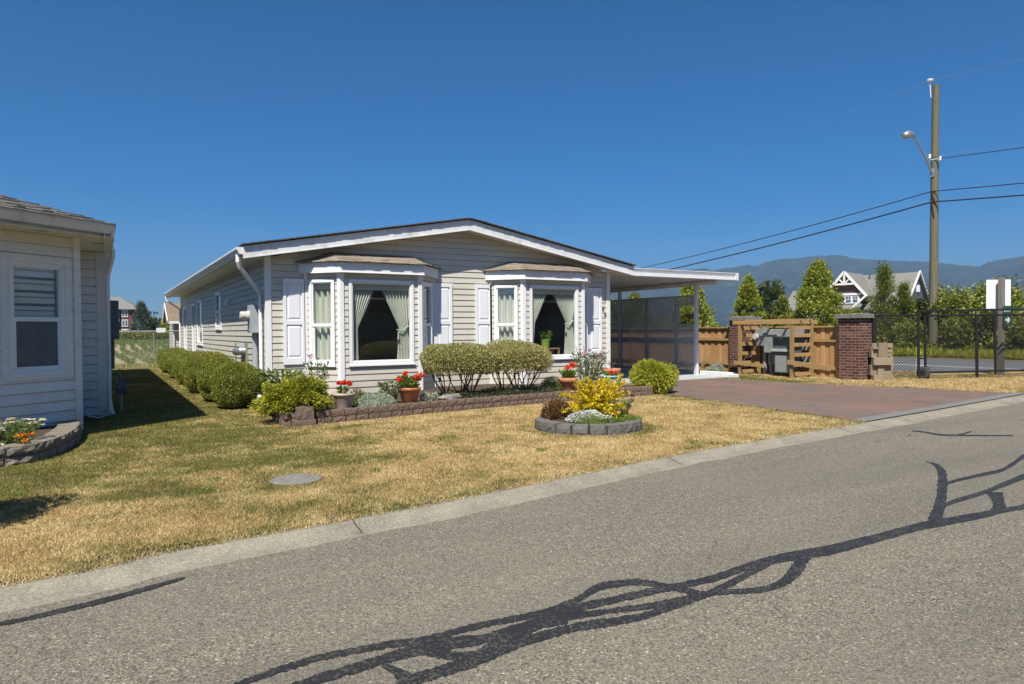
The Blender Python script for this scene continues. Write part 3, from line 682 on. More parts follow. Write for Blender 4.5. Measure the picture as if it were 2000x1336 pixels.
for z in (.45, 1.9): m.box(-.12, 0, .165, .275, z, z + .03)
m.build('downspout', M['white'], house, bevel=.004)
m = MB(); m.tube([(-.53, HL + .0, 2.83), (-.53, HL, 2.66), (-.06, HL - .12, 2.3), (-.06, HL - .12, .2)], .042, 4); m.build('downspout', M['white'], house)

def window(parent, F, a0, a1, z0, z1, kind='picture', fr=.058, proud=.035, split=.47):
    """Vinyl window: outer frame, sash, pane(s); returns the frame (part) with its pane as sub-part."""
    m = MB(); d = proud
    for q in ((a0, a1, z0, z0 + fr), (a0, a1, z1 - fr, z1)): m.lbox(F, *q, -.05, d)
    for q in ((a0, a0 + fr, z0 + fr, z1 - fr), (a1 - fr, a1, z0 + fr, z1 - fr)): m.lbox(F, *q, -.05, d)
    s = .026; b0, b1, y0, y1 = a0 + fr, a1 - fr, z0 + fr, z1 - fr
    for q in ((b0, b1, y0, y0 + s), (b0, b1, y1 - s, y1), (b0, b0 + s, y0 + s, y1 - s), (b1 - s, b1, y0 + s, y1 - s)): m.lbox(F, *q, -.045, d * .45)
    if kind == 'hung':
        zm = z0 + (z1 - z0) * split; m.lbox(F, b0 + .001, b1 - .001, zm - .03, zm + .03, -.03, d * .7)
        m.lbox(F, b0 + s, b0 + s + .022, y0 + s, zm - .03, -.04, d * .2); m.lbox(F, b1 - s - .022, b1 - s, y0 + s, zm - .03, -.04, d * .2); m.lbox(F, b0 + s, b1 - s, y0 + s, y0 + s + .022, -.04, d * .2)
    m.lbox(F, a0 - .015, a1 + .015, z0 - .03, z0 - .001, -.01, d + .02)
    w = m.build('window', M['vinyl'], parent, bevel=.003)
    m = MB(); m.poly([F(b0 + .01, y0 + .01, -.02), F(b1 - .01, y0 + .01, -.02), F(b1 - .01, y1 - .01, -.02), F(b0 + .01, y1 - .01, -.02)]); m.build('pane', M['glass'], w)
    return w

curtain_jobs = []
def bay(cx):
    b0 = Fr((cx - BFW, -BP, 0), (1, 0, 0), (0, -1, 0))
    s = math.hypot(BHW - BFW, BP)
    bl = Fr((cx - BHW, 0, 0), (BHW - BFW, -BP, 0), (-BP, -(BHW - BFW), 0)); br = Fr((cx + BFW, -BP, 0), (BHW - BFW, BP, 0), (BP, -(BHW - BFW), 0))
    wz0, wz1 = .73, 2.41
    m = MB(); siding(m, b0, lambda z: (.03, 2 * BFW - .03), .1, 2.62, [(.13, 1.51, wz0, wz1)])
    for F in (bl, br): siding(m, F, lambda z: (.02, s - .03), .1, 2.62, [(.10, s - .13, wz0, wz1)])
    bw = m.build('bay_wall', M['siding'], house)
    for x in (cx - BFW, cx + BFW): m = MB(); m.rbox((x + (.0), -BP - .004, 1.33), (.085, .06, 2.46)); m.rbox((x - .035 * (1 if x < cx else -1), -BP + .02, 1.33), (.06, .085, 2.455), rz=R(45 if x < cx else -45) * -1); m.build('corner_post', M['white'], bw, bevel=.004)
    for x in (cx - BHW + .01, cx + BHW - .01): m = MB(); m.box(x - .035, x + .035, -.05, -.016, .1, 2.6); m.build('corner_post', M['white'], bw, bevel=.004)
    window(house, b0, .14, 1.50, wz0, wz1, 'picture')
    window(house, bl, .11, s - .14, wz0, wz1, 'hung'); window(house, br, .11, s - .14, wz0, wz1, 'hung')
    # inner side of the bay: seat board and head
    pl = [(cx - BHW + .04, .1), (cx - BFW + .02, -BP + .06), (cx + BFW - .02, -BP + .06), (cx + BHW - .04, .1)]
    m = MB(); m.ext([(x, y, .58) for x, y in pl], (0, 0, .05)); m.build('seat_board', M['room'], bw)
    m = MB(); m.ext([(x, y, 2.50) for x, y in pl], (0, 0, .1)); m.build('bay_lining', M['room'], bw)
    # fascia ring and hipped shingle roof
    o = .13; q = [(cx - BHW - o * .9, -.016), (cx - BFW - o * .42, -BP - o), (cx + BFW + o * .42, -BP - o), (cx + BHW + o * .9, -.016)]
    m = MB(); fz0, fz1 = 2.545, 2.735
    for (x0, y0), (x1, y1) in zip(q[:-1], q[1:]):
        p0, p1 = V3((x0, y0, 0)), V3((x1, y1, 0)); d = (p1 - p0) / np.linalg.norm(p1 - p0); nn = V3((d[1], -d[0], 0)); F = Fr(p0, d, nn); L = np.linalg.norm(p1 - p0)
        m.poly([F(0, fz0, 0), F(L, fz0, 0), F(L, fz1, 0), F(0, fz1, 0)]); m.lbox(F, .0, L, fz0 - .012, fz0, -.02, .008)
    m.poly([(x, y, fz0 + .002) for x, y in q])
    m.build('bay_fascia', M['white'], bw)
    ro = .07; g = [(cx - BHW - (o + ro) * .95, -.016), (cx - BFW - (o + ro) * .42, -BP - o - ro), (cx + BFW + (o + ro) * .42, -BP - o - ro), (cx + BHW + (o + ro) * .95, -.016)]
    tp = [(cx - BFW - .02, -.016, 2.985), (cx + BFW + .02, -.016, 2.985)]; ze = 2.745
    m = MB(); nC = 5
    def course(e0, e1, t0, t1):
        e0, e1, t0, t1 = map(V3, (e0, e1, t0, t1)); up = V3((0, 0, 1))
        for k in range(nC):
            f0, f1 = k / nC, min(1, (k + 1.12) / nC); L = np.linalg.norm(e1 - e0) * (1 - f0 * .5); nt = max(2, int(L / .16)); cut = [0] + sorted(min(.98, max(.02, (i + random.uniform(-.3, .3)) / nt)) for i in range(1, nt)) + [1]
            for u0, u1 in zip(cut[:-1], cut[1:]):
                h = random.choice((.007, .013, .021)); dr = random.uniform(0, .05)
                f0j = max(-.02, f0 - dr)
                A = lambda u, f: (e0 + (e1 - e0) * u) * (1 - f) + (t0 + (t1 - t0) * u) * f
                a, b, c_, d_ = A(u0, f0j), A(u1, f0j), A(u1, f1), A(u0, f1)
                m.hexa([a, b, c_, d_, a + up * h, b + up * h, c_ + up * .003, d_ + up * .003])
    E3 = [(x, y, ze) for x, y in g]
    course(E3[0], E3[1], tp[0], tp[0]); course(E3[1], E3[2], tp[0], tp[1]); course(E3[2], E3[3], tp[1], tp[1])
    m.build('bay_roof', M['shingle_tan'], bw)
    curtain_jobs.append((cx, b0, bl, br, s, wz0, wz1))
for cx in BAYX: bay(cx)

def shutter(a0, a1, z0=.75, z1=2.43):
    m = MB(); st = .062; zm = z0 + (z1 - z0) * .49
    for q in ((a0, a1, z0, z0 + .13), (a0, a1, z1 - .085, z1), (a0 + st, a1 - st, zm - .045, zm + .045), (a0, a0 + st, z0 + .13, z1 - .085), (a1 - st, a1, z0 + .13, z1 - .085)): m.lbox(FW, *q, .016, .05)
    m.lbox(FW, a0 + .01, a1 - .01, z0 + .01, z1 - .01, .016, .026)
    s = m.build('shutter', M['shutter'], house, bevel=.003)
    for zz0, zz1 in ((z0 + .13, zm - .045), (zm + .045, z1 - .085)):
        m = MB(); e = .018; i = .05
        A = [FW(a0 + st + e, zz0 + e, .027), FW(a1 - st - e, zz0 + e, .027), FW(a1 - st - e, zz1 - e, .027), FW(a0 + st + e, zz1 - e, .027)]
        B = [FW(a0 + st + i, zz0 + i, .044), FW(a1 - st - i, zz0 + i, .044), FW(a1 - st - i, zz1 - i, .044), FW(a0 + st + i, zz1 - i, .044)]
        m.poly(B)
        for k in range(4): m.poly([A[k], A[(k + 1) % 4], B[(k + 1) % 4], B[k]])
        m.build('raised_panel', M['shutter'], s)
for a in (.30, 3.515, 4.515, 7.69): shutter(a, a + .42)
for (y0, y1, z0, z1) in SW: window(house, LW, y0, y1, z0, z1, 'hung' if z0 > 1.2 else 'picture', proud=.03)
for (y0, y1, z0, z1) in SW: m = MB(); m.box(.16, .18, y0 - .05, y1 + .05, z0 - .05, z1 + .05); m.build('window_blind', M['room'], house)

def text(s, size, F, a, z, c, mat, parent, name, ext=.004):
    cu = bpy.data.curves.new(name, 'FONT'); cu.body = s; cu.size = size; cu.extrude = ext; cu.align_x = 'CENTER'; cu.align_y = 'CENTER'
    o = bpy.data.objects.new(name, cu); COL.objects.link(o)
    Mx = Matrix((F.u.tolist(), (0, 0, 1), F.n.tolist())).transposed().to_4x4(); o.matrix_world = Mx
    dg = bpy.context.evaluated_depsgraph_get(); me = bpy.data.meshes.new_from_object(o.evaluated_get(dg)); bpy.data.objects.remove(o)
    p = F(a, z, c) - wloc(parent); me.transform(Matrix.Translation(Vector(p)) @ Mx); me.materials.clear(); me.materials.append(mat)
    ob = bpy.data.objects.new(name, me); COL.objects.link(ob); ob.parent = parent; return ob
text('5', .145, FW, 8.165, 1.91, .022, M['digit'], house, 'house_number'); text('6', .145, FW, 8.235, 1.76, .022, M['digit'], house, 'house_number')
# electrical service on the left wall
m = MB(); m.lbox(LW, .50, .86, 1.38, 1.93, .016, .20); m.lbox(LW, .515, .845, 1.40, 1.90, .20, .205); mb_ = m.build('meter_box', M['meter_grey'], house, bevel=.006)
m = MB(); c = LW(.68, 1.72, .205)
m.tube([c, c + LW.n * .03, c + LW.n * .05, c + LW.n * .15, c + LW.n * .17], [.10, .10, .085, .085, .07], 20); m.build('meter_dial', M['glassgrey'], mb_, smooth=False)
m = MB(); m.tube([LW(.72, 1.38, .09), LW(.72, .9, .09), LW(.72, .1, .09)], .055, 10); m.tube([LW(.72, .72, .09), LW(.72, .68, .09)], .062, 10); m.tube([LW(.80, 1.93, .1), LW(.80, 2.06, .13)], .018, 6); m.build('conduit', M['meter_grey'], house)
m = MB(); m.lbox(LW, 3.45, 3.55, .72, 1.14, .016, .03); m.build('vent_frame', M['galv'], house)
m = MB(); m.lbox(LW, 1.95, 2.08, .72, 1.16, .016, .06); v_ = m.build('vent_frame', M['galv'], house)
m = MB(); m.tube([LW(2.02, .98, .12), LW(2.75, .95, .13)], .085, 14); m.tube([LW(2.05, .98, .03), LW(2.05, .98, .13)], .09, 12); m.build('vent_pipe', M['galv'], v_, smooth=True)
m = MB(); m.lbox(LW, 4.32, 4.66, 2.05, 2.20, .016, .05); m.lbox(LW, 4.36, 4.62, 2.06, 2.15, .05, .10); m.build('exhaust_hood', M['white_dirty'], house)

# curtains
def sheet(F, cols, rows, fa, fz, fc):
    """Pleated cloth sheet in frame F: fa(u, v), fz(u, v), fc(u, v)."""
    v = []; f = []
    for j in range(rows + 1):
        for i in range(cols + 1):
            u, w = i / cols, j / rows; v.append(F(fa(u, w), fz(u, w), fc(u, w)))
    for j in range(rows):
        for i in range(cols): a = j * (cols + 1) + i; f.append((a, a + 1, a + cols + 2, a + cols + 1))
    return v, f
def tied(F, a_out, a_in_top, a_tie, tw, a_bot, z0, z1, zt, pleats, c0, name, parent):
    sg = 1 if a_in_top > a_out else -1
    def inner(w):   # w 0 top -> 1 bottom
        z = z1 + (z0 - z1) * w
        if z > zt: k = (z1 - z) / (z1 - zt); return a_in_top + (a_tie + sg * tw - a_in_top) * (k ** .95)
        k = (zt - z) / (zt - z0); return a_tie + sg * tw + (a_bot - (a_tie + sg * tw)) * (k ** .8)
    def outer(w):
        z = z1 + (z0 - z1) * w; k = math.exp(-((z - zt) / .22) ** 2); return a_out + sg * .05 * k
    fa = lambda u, w: outer(w) + (inner(w) - outer(w)) * u
    fz = lambda u, w: z1 + (z0 - z1) * w
    fc = lambda u, w: c0 + .028 * math.sin(u * pleats * 6.283 + .7 * math.sin(w * 3)) * (.55 + .45 * abs(inner(w) - outer(w)) / .55)
    v, f = sheet(F, 90, 40, fa, fz, fc); o = MB().add(v, f).build(name, M['curtain'], parent, smooth=True); return o
for k, (cx, b0, bl, br, s, z0, z1) in enumerate(curtain_jobs):
    w = ('left', 'right')[k]
    t = thing('curtain_pair', (cx, -BP + .1, z0), ('pair of sage green curtains tied back in the bay picture window nearest the downspout corner', 'pair of sage green curtains tied back in the bay window with the lime green pot')[k], 'curtains', 'tied back curtains in the bay windows')
    zt = 1.44 if k == 0 else 1.55
    tied(b0, .20, .74, .245, .10, .36 if k == 0 else .30, z0 + .03, z1 - .10, zt, 8, -.10, 'curtain_panel', t)
    tied(b0, 1.45, .80, 1.32, .10, 1.16, z0 + .03, z1 - .10, zt, 8, -.10, 'curtain_panel', t)
    m = MB(); m.lbox(b0, .18, 1.47, z1 - .20, z1 - .06, -.07, -.06); m.build('valance', M['curtain'], t)
    m = MB()
    for a, sg in ((1.27, 1), ): m.tube([b0(a - .12, zt - .02, -.05), b0(a, zt - .05, -.04), b0(a + .14, zt + .06, -.06)], .014, 6); m.tube([b0(a - .08, zt - .03, -.05), b0(a - .085, zt - .22, -.05)], [.012, .022], 6)
    m.build('tieback', M['whitetie'] if 'whitetie' in M else M['curtain'], t)
    t2 = thing('curtain', (cx - BHW, -.2, z0), ('sage green curtain behind the angled side window beside the downspout corner', 'sage green curtain behind the angled side window above the variegated shrubs')[k], 'curtains', 'straight curtains in the bay side windows')
    v, f = sheet(bl, 60, 14, lambda u, q: .16 + u * (s - .34), lambda u, q: z1 - .07 + (z0 + .05 - z1 + .07) * q, lambda u, q: -.12 + .04 * math.sin(u * 22 + .5 * math.sin(q * 4)))
    MB().add(v, f).build('curtain_panel', M['curtain'], t2, smooth=True)
    m = MB(); m.lbox(bl, .17, s - .19, z1 - .19, z1 - .07, -.07, -.06); m.build('valance', M['curtain'], t2)
# table and pot plant seen through the right bay window
t = thing('side_table', (6.26, -.27, .63), 'small pine side table inside the bay window under a lime pot', 'table')
m = MB(); m.box(5.97, 6.56, -.42, -.12, .935, .962); m.build('table_top', M['pine'], t)
for x in (5.98, 6.515):
    for y in (-.41, -.16): m = MB(); m.box(x, x + .035, y, y + .035, .631, .935); m.build('leg', M['pine'], t)
m = MB(); m.lathe((6.24, -.27, .963), [(.085, 0), (.09, .02), (.105, .17), (.112, .17), (.112, .205), (.10, .205), (.095, .18)], 20); tag(m.build('plant_pot', M['limegreen'], None, (6.24, -.27, .963), smooth=False), 'lime green plant pot on the pine table inside the bay window', 'plant pot')
t = thing('house_plant', (6.24, -.27, 1.15), 'leafy house plant growing in the lime green pot indoors', 'plant')
P, A = tuft((6.24, -.27, 1.15), .16, .17, 90, .09, .04, .9); leaf_obj('leaves', M['fresh'], P, A, .09, .04, t)
# ------------------------------------------------------------------ neighbour's house at the left
nb = thing('neighbour_house', (-2.66, -.71, 0), 'off white sided house in shade with hipped grey roof and blind covered window', 'house')
n1 = V3((.625, -.78, 0)); n1 /= np.linalg.norm(n1); d1 = V3((-n1[1] * -1, 0, 0)); d1 = V3((-.78, -.625, 0)); d1 /= np.linalg.norm(d1)
NZ = 2.72; P0 = V3((-3.03, -2.4, 0)); LP = 2.2; PE = P0 + d1 * LP
FC = Fr(PE, -d1, n1)                       # chamfer, a from far end to the corner
FS = Fr((-3.03, -2.4, 0), (0, 1, 0), (1, 0, 0)); FR_ = Fr((-3.03, -.71, 0), (1, 0, 0), (0, -1, 0)); FD = Fr((-2.66, -.71, 0), (0, 1, 0), (1, 0, 0))
FF = Fr((-10, PE[1], 0), (1, 0, 0), (0, -1, 0))
nw0, nw1, nz0, nz1 = LP - 1.01, LP - .07, .79, 2.43
for F, L, h in ((FC, LP, [(nw0 + .05, nw1 - .05, nz0 + .05, nz1 - .05)]), (FS, 1.69, []), (FR_, .37, []), (FD, 14.7, []), (FF, PE[0] + 10, [])):
    m = MB(); siding(m, F, lambda z, L=L: (.005, L - .005), .06, NZ, h, .14, .022, .06); m.build('wall', M['siding_white'], nb)
m = MB(); m.rbox(P0 + V3((.012, -.006, NZ / 2 + .02)), (.10, .05, NZ - .04), rz=R(38.7)); m.box(-3.025, -2.99, -2.38, -2.29, .05, NZ); m.build('corner_trim', M['siding_white'], nb, bevel=.004)
m = MB(); m.box(-2.79, -2.638, -.735, -.69, .05, NZ); m.box(-2.66, -2.636, -.69, -.60, .05, NZ); m.build('corner_trim', M['siding_white'], nb, bevel=.004)
# window with wide trim and blind
m = MB(); tr = .105
for q in ((nw0, nw1, nz0, nz0 + tr), (nw0, nw1, nz1 - tr, nz1), (nw0, nw0 + tr, nz0 + tr, nz1 - tr), (nw1 - tr, nw1, nz0 + tr, nz1 - tr)): m.lbox(FC, *q, -.01, .032)
m.build('window_trim', M['siding_white'], nb, bevel=.004)
window(nb, FC, nw0 + tr, nw1 - tr, nz0 + tr - .02, nz1 - tr, 'hung', .04, .02, .49)
m = MB()
for k in range(8):
    z = nz0 + .83 + k * .088; m.lbox(FC, nw0 + tr + .06, nw1 - tr - .075, z, z + (.05 if k % 2 else .074), -.075, -.070)
bl_ = m.build('window_blind', M['siding_white'], nb)
m = MB(); m.lbox(FC, nw0 + tr + .068, nw1 - tr - .068, nz0 + .155, nz0 + .80, -.014, -.012); m.build('insect_screen', M['cab_dark'], nb)
m = MB(); m.lbox(FC, nw0, nw1, .5, 2.6, -.30, -.27); m.lbox(FC, nw0 - .02, nw0, .5, 2.6, -.3, -.06); m.lbox(FC, nw1, nw1 + .02, .5, 2.6, -.3, -.06); m.lbox(FC, nw0, nw1, 2.5, 2.52, -.27, -.06); m.lbox(FC, nw0, nw1, .55, .57, -.27, -.06); m.build('inner_lining', M['room'], nb)
# eaves: soffit, fascia, gutter, hip roof
A_ = V3((-2.55, -2.8, 0)); B_ = A_ + d1 * 2.55; C_ = V3((-10.5, B_[1], 0)); E_ = V3((-2.55, 14.4, 0))
m = MB(); m.poly([(-2.56, 14.3, NZ), (-2.56, A_[1] + .05, NZ), tuple(B_[:2] + V3((0, .06)) if False else (B_[0] - .02, B_[1] + .06)) + (NZ,), (-10.4, B_[1] + .06, NZ), (-10.4, 14.3, NZ)]); m.build('soffit', M['soffit'], nb)
for c in ((-2.74, -1.9, NZ - .006), (-3.35, -3.05, NZ - .006)): m = MB(); m.lathe(c, [(.06, 0), (.07, .002), (.07, .005)], 16); m.build('soffit_vent', M['cab_grey'], nb)
prf = [(0, .14), (0, 0), (.07, 0), (.10, .06), (.118, .09), (.118, .14), (.11, .14), (.11, .095), (.065, .012), (.012, .012), (.012, .14)]
m = MB(); gt = MB()
for p, q, n in ((E_, A_, V3((1, 0, 0))), (A_, B_, n1), (B_, C_, V3((0, -1, 0)))):
    d = (q - p); L = np.linalg.norm(d); d /= L; F = Fr(p - n * .11, d, n); m.lbox(F, -.02, L + .02, NZ - .02, NZ + .16, -.02, 0)
    gt.ext([p - n * .11 + n * a + V3((0, 0, NZ + .04 + b)) for a, b in prf], d * L)
m.build('fascia', M['white_dirty'], nb); gt.build('gutter', M['white_dirty'], nb)
m = MB(); m.tube([(-2.56, -.95, NZ + .03), (-2.56, -.95, NZ - .1), (-2.63, -.70, 2.35), (-2.64, -.72, 2.2), (-2.64, -.72, .3), (-2.62, -.76, .14), (-2.60, -.84, .06)], [.04] * 5 + [.043, .05], 4); m.build('downspout', M['siding_white'], nb)
m = MB(); m.tube([(-2.98, -.76, .16), (-2.92, -.80, .05), (-2.78, -.84, .03), (-2.66, -.80, .06), (-2.63, -.76, .25), (-2.63, -.755, 1.2)], .013, 6); m.build('garden_hose', M['white'], nb, smooth=True)
m = MB(); m.box(-2.655, -2.44, 1.5, 1.9, 1.28, 2.02); m.box(-2.655, -2.52, 1.62, 1.78, .7, 1.28); m.build('meter_box', M['dark_metal'], nb, bevel=.01)
SLN = .29; ZE = NZ + .165
def nr(p, t): return (p[0], p[1], ZE + SLN * t)
X1 = nr((-5.59, -1.32), 3.09); X2 = nr((-6.0, -.9), 3.5); RB = nr((-6.0, 10.9), 3.5)
planes = [[(-2.545, 14.4, ZE), RB, X2, X1, (-2.545, A_[1] - .02, ZE)], [(-2.545, A_[1] - .02, ZE), X1, (B_[0] + .02, B_[1] - .05, ZE)], [(B_[0] + .02, B_[1] - .05, ZE), X1, X2, (-9.5, B_[1] - .05, ZE)], [(-9.5, B_[1] - .05, ZE), X2, RB, (-9.5, 14.4, ZE)], [(-9.5, 14.4, ZE), RB, (-2.545, 14.4, ZE)]]
m = MB()
for q in planes: m.poly(q)
# overlapping shingle courses for relief on the two near slopes
def courses(m, e0, e1, apex0, apex1, n, drop=.004):
    e0, e1, t0, t1 = map(V3, (e0, e1, apex0, apex1))
    for k in range(n):
        f0, f1 = k / n, (k + 1.1) / n; L = np.linalg.norm((e1 - e0) * (1 - f0) + (t1 - t0) * f0); nt = max(1, int(L / .17)); cut = [0] + [(i + random.uniform(-.3, .3)) / nt for i in range(1, nt)] + [1]
        for u0, u1 in zip(cut[:-1], cut[1:]):
            A = lambda u, f: (e0 + (e1 - e0) * u) * (1 - f) + (t0 + (t1 - t0) * u) * f
            h = V3((0, 0, random.choice((.008, .013, .02)))); lo = V3((0, 0, .003)); fj = f0 - random.uniform(0, .12) / n
            a, b, c, d = A(u0, fj), A(u1, fj), A(u1, min(1, f1)), A(u0, min(1, f1)); m.hexa([a, b, c, d, a + h, b + h, c + lo, d + lo])
courses(m, (B_[0] + .02, B_[1] - .05, ZE), (-2.545, A_[1] - .02, ZE), X1, X1, 24)
courses(m, (-9.5, B_[1] - .05, ZE), (B_[0] + .02, B_[1] - .05, ZE), X2, X1, 24)
courses(m, (-2.545, A_[1] - .02, ZE), (-2.545, 14.4, ZE), X1, RB, 24)
m.build('roof', M['shingle_grey'], nb)
# gas meter on its riser
t = thing('gas_meter', (-2.45, .35, 0), 'grey gas meter on a pale riser pipe beside the shaded house', 'gas meter')
m = MB(); m.tube([(-2.45, .35, -.02), (-2.45, .35, .30)], .03, 10); m.build('riser', M['beigepot'], t)
m = MB(); m.rbox((-2.45, .35, .42), (.17, .19, .24)); m.tube([(-2.45, .35, .30), (-2.45, .35, .56), (-2.48, .35, .66), (-2.6, .35, .70)], .03, 8); m.tube([(-2.42, .30, .52), (-2.36, .28, .58), (-2.30, .28, .57)], .032, 10); m.tube([(-2.45, .25, .46), (-2.45, .22, .46)], .08, 14)
m.build('meter_body', M['dark_metal'], t, bevel=.015)

# ------------------------------------------------------------------ garden walls made of split-face blocks
def block(m, p0, p1, depth, z0, z1, rough=.018, nx=5, nz=3, gap=.008):
    """One block whose rough face runs from p0 to p1 (outside on the right of p0->p1)."""
    p0, p1 = V3((*p0, 0)), V3((*p1, 0)); d = p1 - p0; L = np.linalg.norm(d); d /= L; n = V3((d[1], -d[0], 0))
    i0 = len(m.v); g = gap
    for j in range(nz + 1):
        for i in range(nx + 1):
            e = i in (0, nx) or j in (0, nz); o = random.uniform(-.3, .1) * rough if e else random.uniform(-.1, 1) * rough
            m.v.append(tuple(p0 + d * (g + (L - 2 * g) * i / nx) + n * o + V3((0, 0, z0 + g * .5 + (z1 - z0 - g) * j / nz))))
    for j in range(nz):
        for i in range(nx): a = i0 + j * (nx + 1) + i; m.f.append((a, a + 1, a + nx + 2, a + nx + 1)); m.m.append(m.mi)
    b0 = len(m.v); back = [p0 + d * (g + .02) - n * depth, p1 - d * (g + .02) - n * depth]
    for z in (z0 + g * .5, z1 - g * .5):
        for q in back: m.v.append(tuple(q + V3((0, 0, z))))
    top = [i0 + nz * (nx + 1) + i for i in range(nx + 1)]; bot = [i0 + i for i in range(nx + 1)]
    m.f.append(tuple(top) + (b0 + 3, b0 + 2)); m.f.append(tuple(bot[::-1]) + (b0, b0 + 1)); m.f.append((b0 + 1, b0, b0 + 2, b0 + 3))
    m.f.append(tuple(i0 + j * (nx + 1) for j in range(nz + 1))[::-1] + (b0, b0 + 2)); m.f.append(tuple(i0 + nx + j * (nx + 1) for j in range(nz + 1)) + (b0 + 3, b0 + 1)); m.m += [m.mi] * 5
def along(pts, s):
    for a, b in zip(pts[:-1], pts[1:]):
        L = math.dist(a, b)
        if s <= L: return (a[0] + (b[0] - a[0]) * s / L, a[1] + (b[1] - a[1]) * s / L)
        s -= L
    return pts[-1]
def block_wall(m, pts, courses, bl, depth, rough=.018, h=.1, jitter=.25):
    T = sum(math.dist(a, b) for a, b in zip(pts[:-1], pts[1:]))
    for c in range(courses):
        s = -random.random() * bl * .5 if c else 0
        while s < T - .02:
            e = s + bl * random.uniform(1 - jitter, 1 + jitter)
            if T - e < bl * .4: e = T
            block(m, along(pts, max(0, s)), along(pts, min(e, T)), depth, c * h - (.01 if c == 0 else 0), (c + 1) * h, rough); s = e
def smooth_line(pts, n=60):
    """Catmull-Rom through 2-D points."""
    P = [V3((*p, 0)) for p in pts]; P = [2 * P[0] - P[1]] + P + [2 * P[-1] - P[-2]]; out = []
    per = max(2, n // (len(P) - 3))
    for i in range(1, len(P) - 2):
        for k in range(per):
            t = k / per; a, b, c, d = P[i - 1:i + 3]
            q = .5 * ((2 * b) + (-a + c) * t + (2 * a - 5 * b + 4 * c - d) * t * t + (-a + 3 * b - 3 * c + d) * t ** 3); out.append((q[0], q[1]))
    out.append(tuple(P[-2][:2])); return out
bedline = [(-.46, -2.65), (-.46, -3.36), (.1, -3.42), (.68, -3.37), (1.79, -3.19), (3.25, -3.02), (4.9, -2.9), (6.6, -2.9), (7.15, -2.95)]
t = thing('garden_wall', (-.46, -3.36, 0), 'low two course wall of brown split face blocks edging the front flower bed', 'garden wall')
m = MB(); block_wall(m, bedline, 2, .20, .16, .010, .1, .18); m.build('block_courses', M['block_brown'], t)
m = MB(); block(m, (-.30, -3.50), (-.03, -3.51), .2, .10, .285, .008); block(m, (-.36, -3.53), (-.01, -3.55), .2, -.01, .10, .008)
tag(m.build('block_stack', M['block_brown'], None, (.1, -3.5, 0)), 'stepped brown concrete blocks stacked under the golden juniper at the bed corner', 'block stack')
m = MB(); pts = [(-.44, -3.3)] + [(x, y + .03) for x, y in bedline[2:]] + [(7.2, -.02), (-.44, -.02)]
m.poly([(x, y, .165) for x, y in pts]); tag(m.build('flower_bed_soil', M['dirt']), kind='structure')
ring = [(3.17 + .75 * math.cos(a), -5.97 + .75 * math.sin(a)) for a in np.linspace(0, -2 * math.pi, 121)]
ring = ring[::-1]
t = thing('planter_ring', (3.17, -5.97, 0), 'round ring of grey concrete blocks set in the dry front lawn', 'planter ring')
m = MB()
for k in range(20):
    a0, a1 = 2 * math.pi * k / 20, 2 * math.pi * (k + 1) / 20; q = lambda a: (3.17 + .75 * math.cos(a), -5.97 + .75 * math.sin(a))
    block(m, q(a0 + .012), q(a1 - .012), .19, -.01, .14 + random.uniform(-.005, .005), .016)
m.build('block_course', M['block_grey'], t)
m = MB(); m.lathe((3.17, -5.97, 0), [(.60, .02), (.60, .105), (.3, .14), (.02, .15)], 32); m.build('ring_soil', M['dirt'], t)
lb = smooth_line([(-5.4, -5.05), (-4.6, -5.05), (-3.75, -4.93), (-3.33, -4.72), (-3.10, -4.1), (-3.0, -3.3), (-3.0, -2.62)], 70)
t = thing('garden_wall', (-3.3, -4.7, 0), 'curved tan block wall around the flower bed of the shaded house', 'garden wall')
m = MB(); block_wall(m, lb, 2, .33, .24, .028, .105, .2); m.build('block_courses', M['block_tan'], t)
m = MB(); m.poly([(x * 1 - .12 * (1 if i > 20 else .3), y + .12, .155) for i, (x, y) in enumerate(lb)] + [(-3.06, -2.42, .155), tuple(PE[:2]) + (.155,), (-5.4, -3.8, .155)]); tag(m.build('neighbour_bed_soil', M['dirt']), kind='structure')

# ------------------------------------------------------------------ carport at the right
cp = thing('carport', (12.5, 1.02, 0), 'flat white aluminium carport roof with posts and grey lattice screen', 'carport')
CY0, CY1, CX0, CX1 = -.23, 9.5, HW + EX + .03, 12.72
m = MB(); m.box(CX0, CX1, CY0 + .03, CY1, 2.84, 2.90)
y = CY0 + .05; 
for k in range(14):
    x = CX0 + .1 + k * .27; m.box(x, x + .05, CY0 + .04, CY1 - .02, 2.80, 2.84)
m.build('roof', M['white_dirty'], cp)
m = MB(); m.box(CX0 - .02, CX1, CY0, CY0 + .03, 2.755, 2.94); m.box(CX0 - .02, CX1, CY0 - .055, CY0 - .001, 2.755, 2.845); m.box(CX0 - .02, CX1 + .03, CY0 - .06, CY0 + .03, 2.941, 2.955); m.build('fascia', M['white'], cp, bevel=.004)
m = MB(); m.box(CX1 + .001, CX1 + .10, CY0 - .065, CY0 + .06, 2.75, 2.96); m.box(CX1 + .001, CX1 + .09, CY0 + .06, CY1, 2.76, 2.93)
m.box(12.44, 12.56, CY0 + .5, CY1, 2.66, 2.76)
for k in range(60): m.box(12.46, 12.6, CY0 + .1 + k * .16, CY0 + .17 + k * .16, 2.761, 2.80)
m.build('side_beam', M['white_dirty'], cp)
m = MB(); m.box(8.96, CX1, 5.9, 6.0, 2.66, 2.79); m.build('cross_beam', M['white_dirty'], cp)
for yy in (1.02, 4.53, 8.2):
    m = MB(); m.box(12.45, 12.55, yy - .05, yy + .05, .0, 2.659); m.build('post', M['carport_post'], cp, bevel=.006)
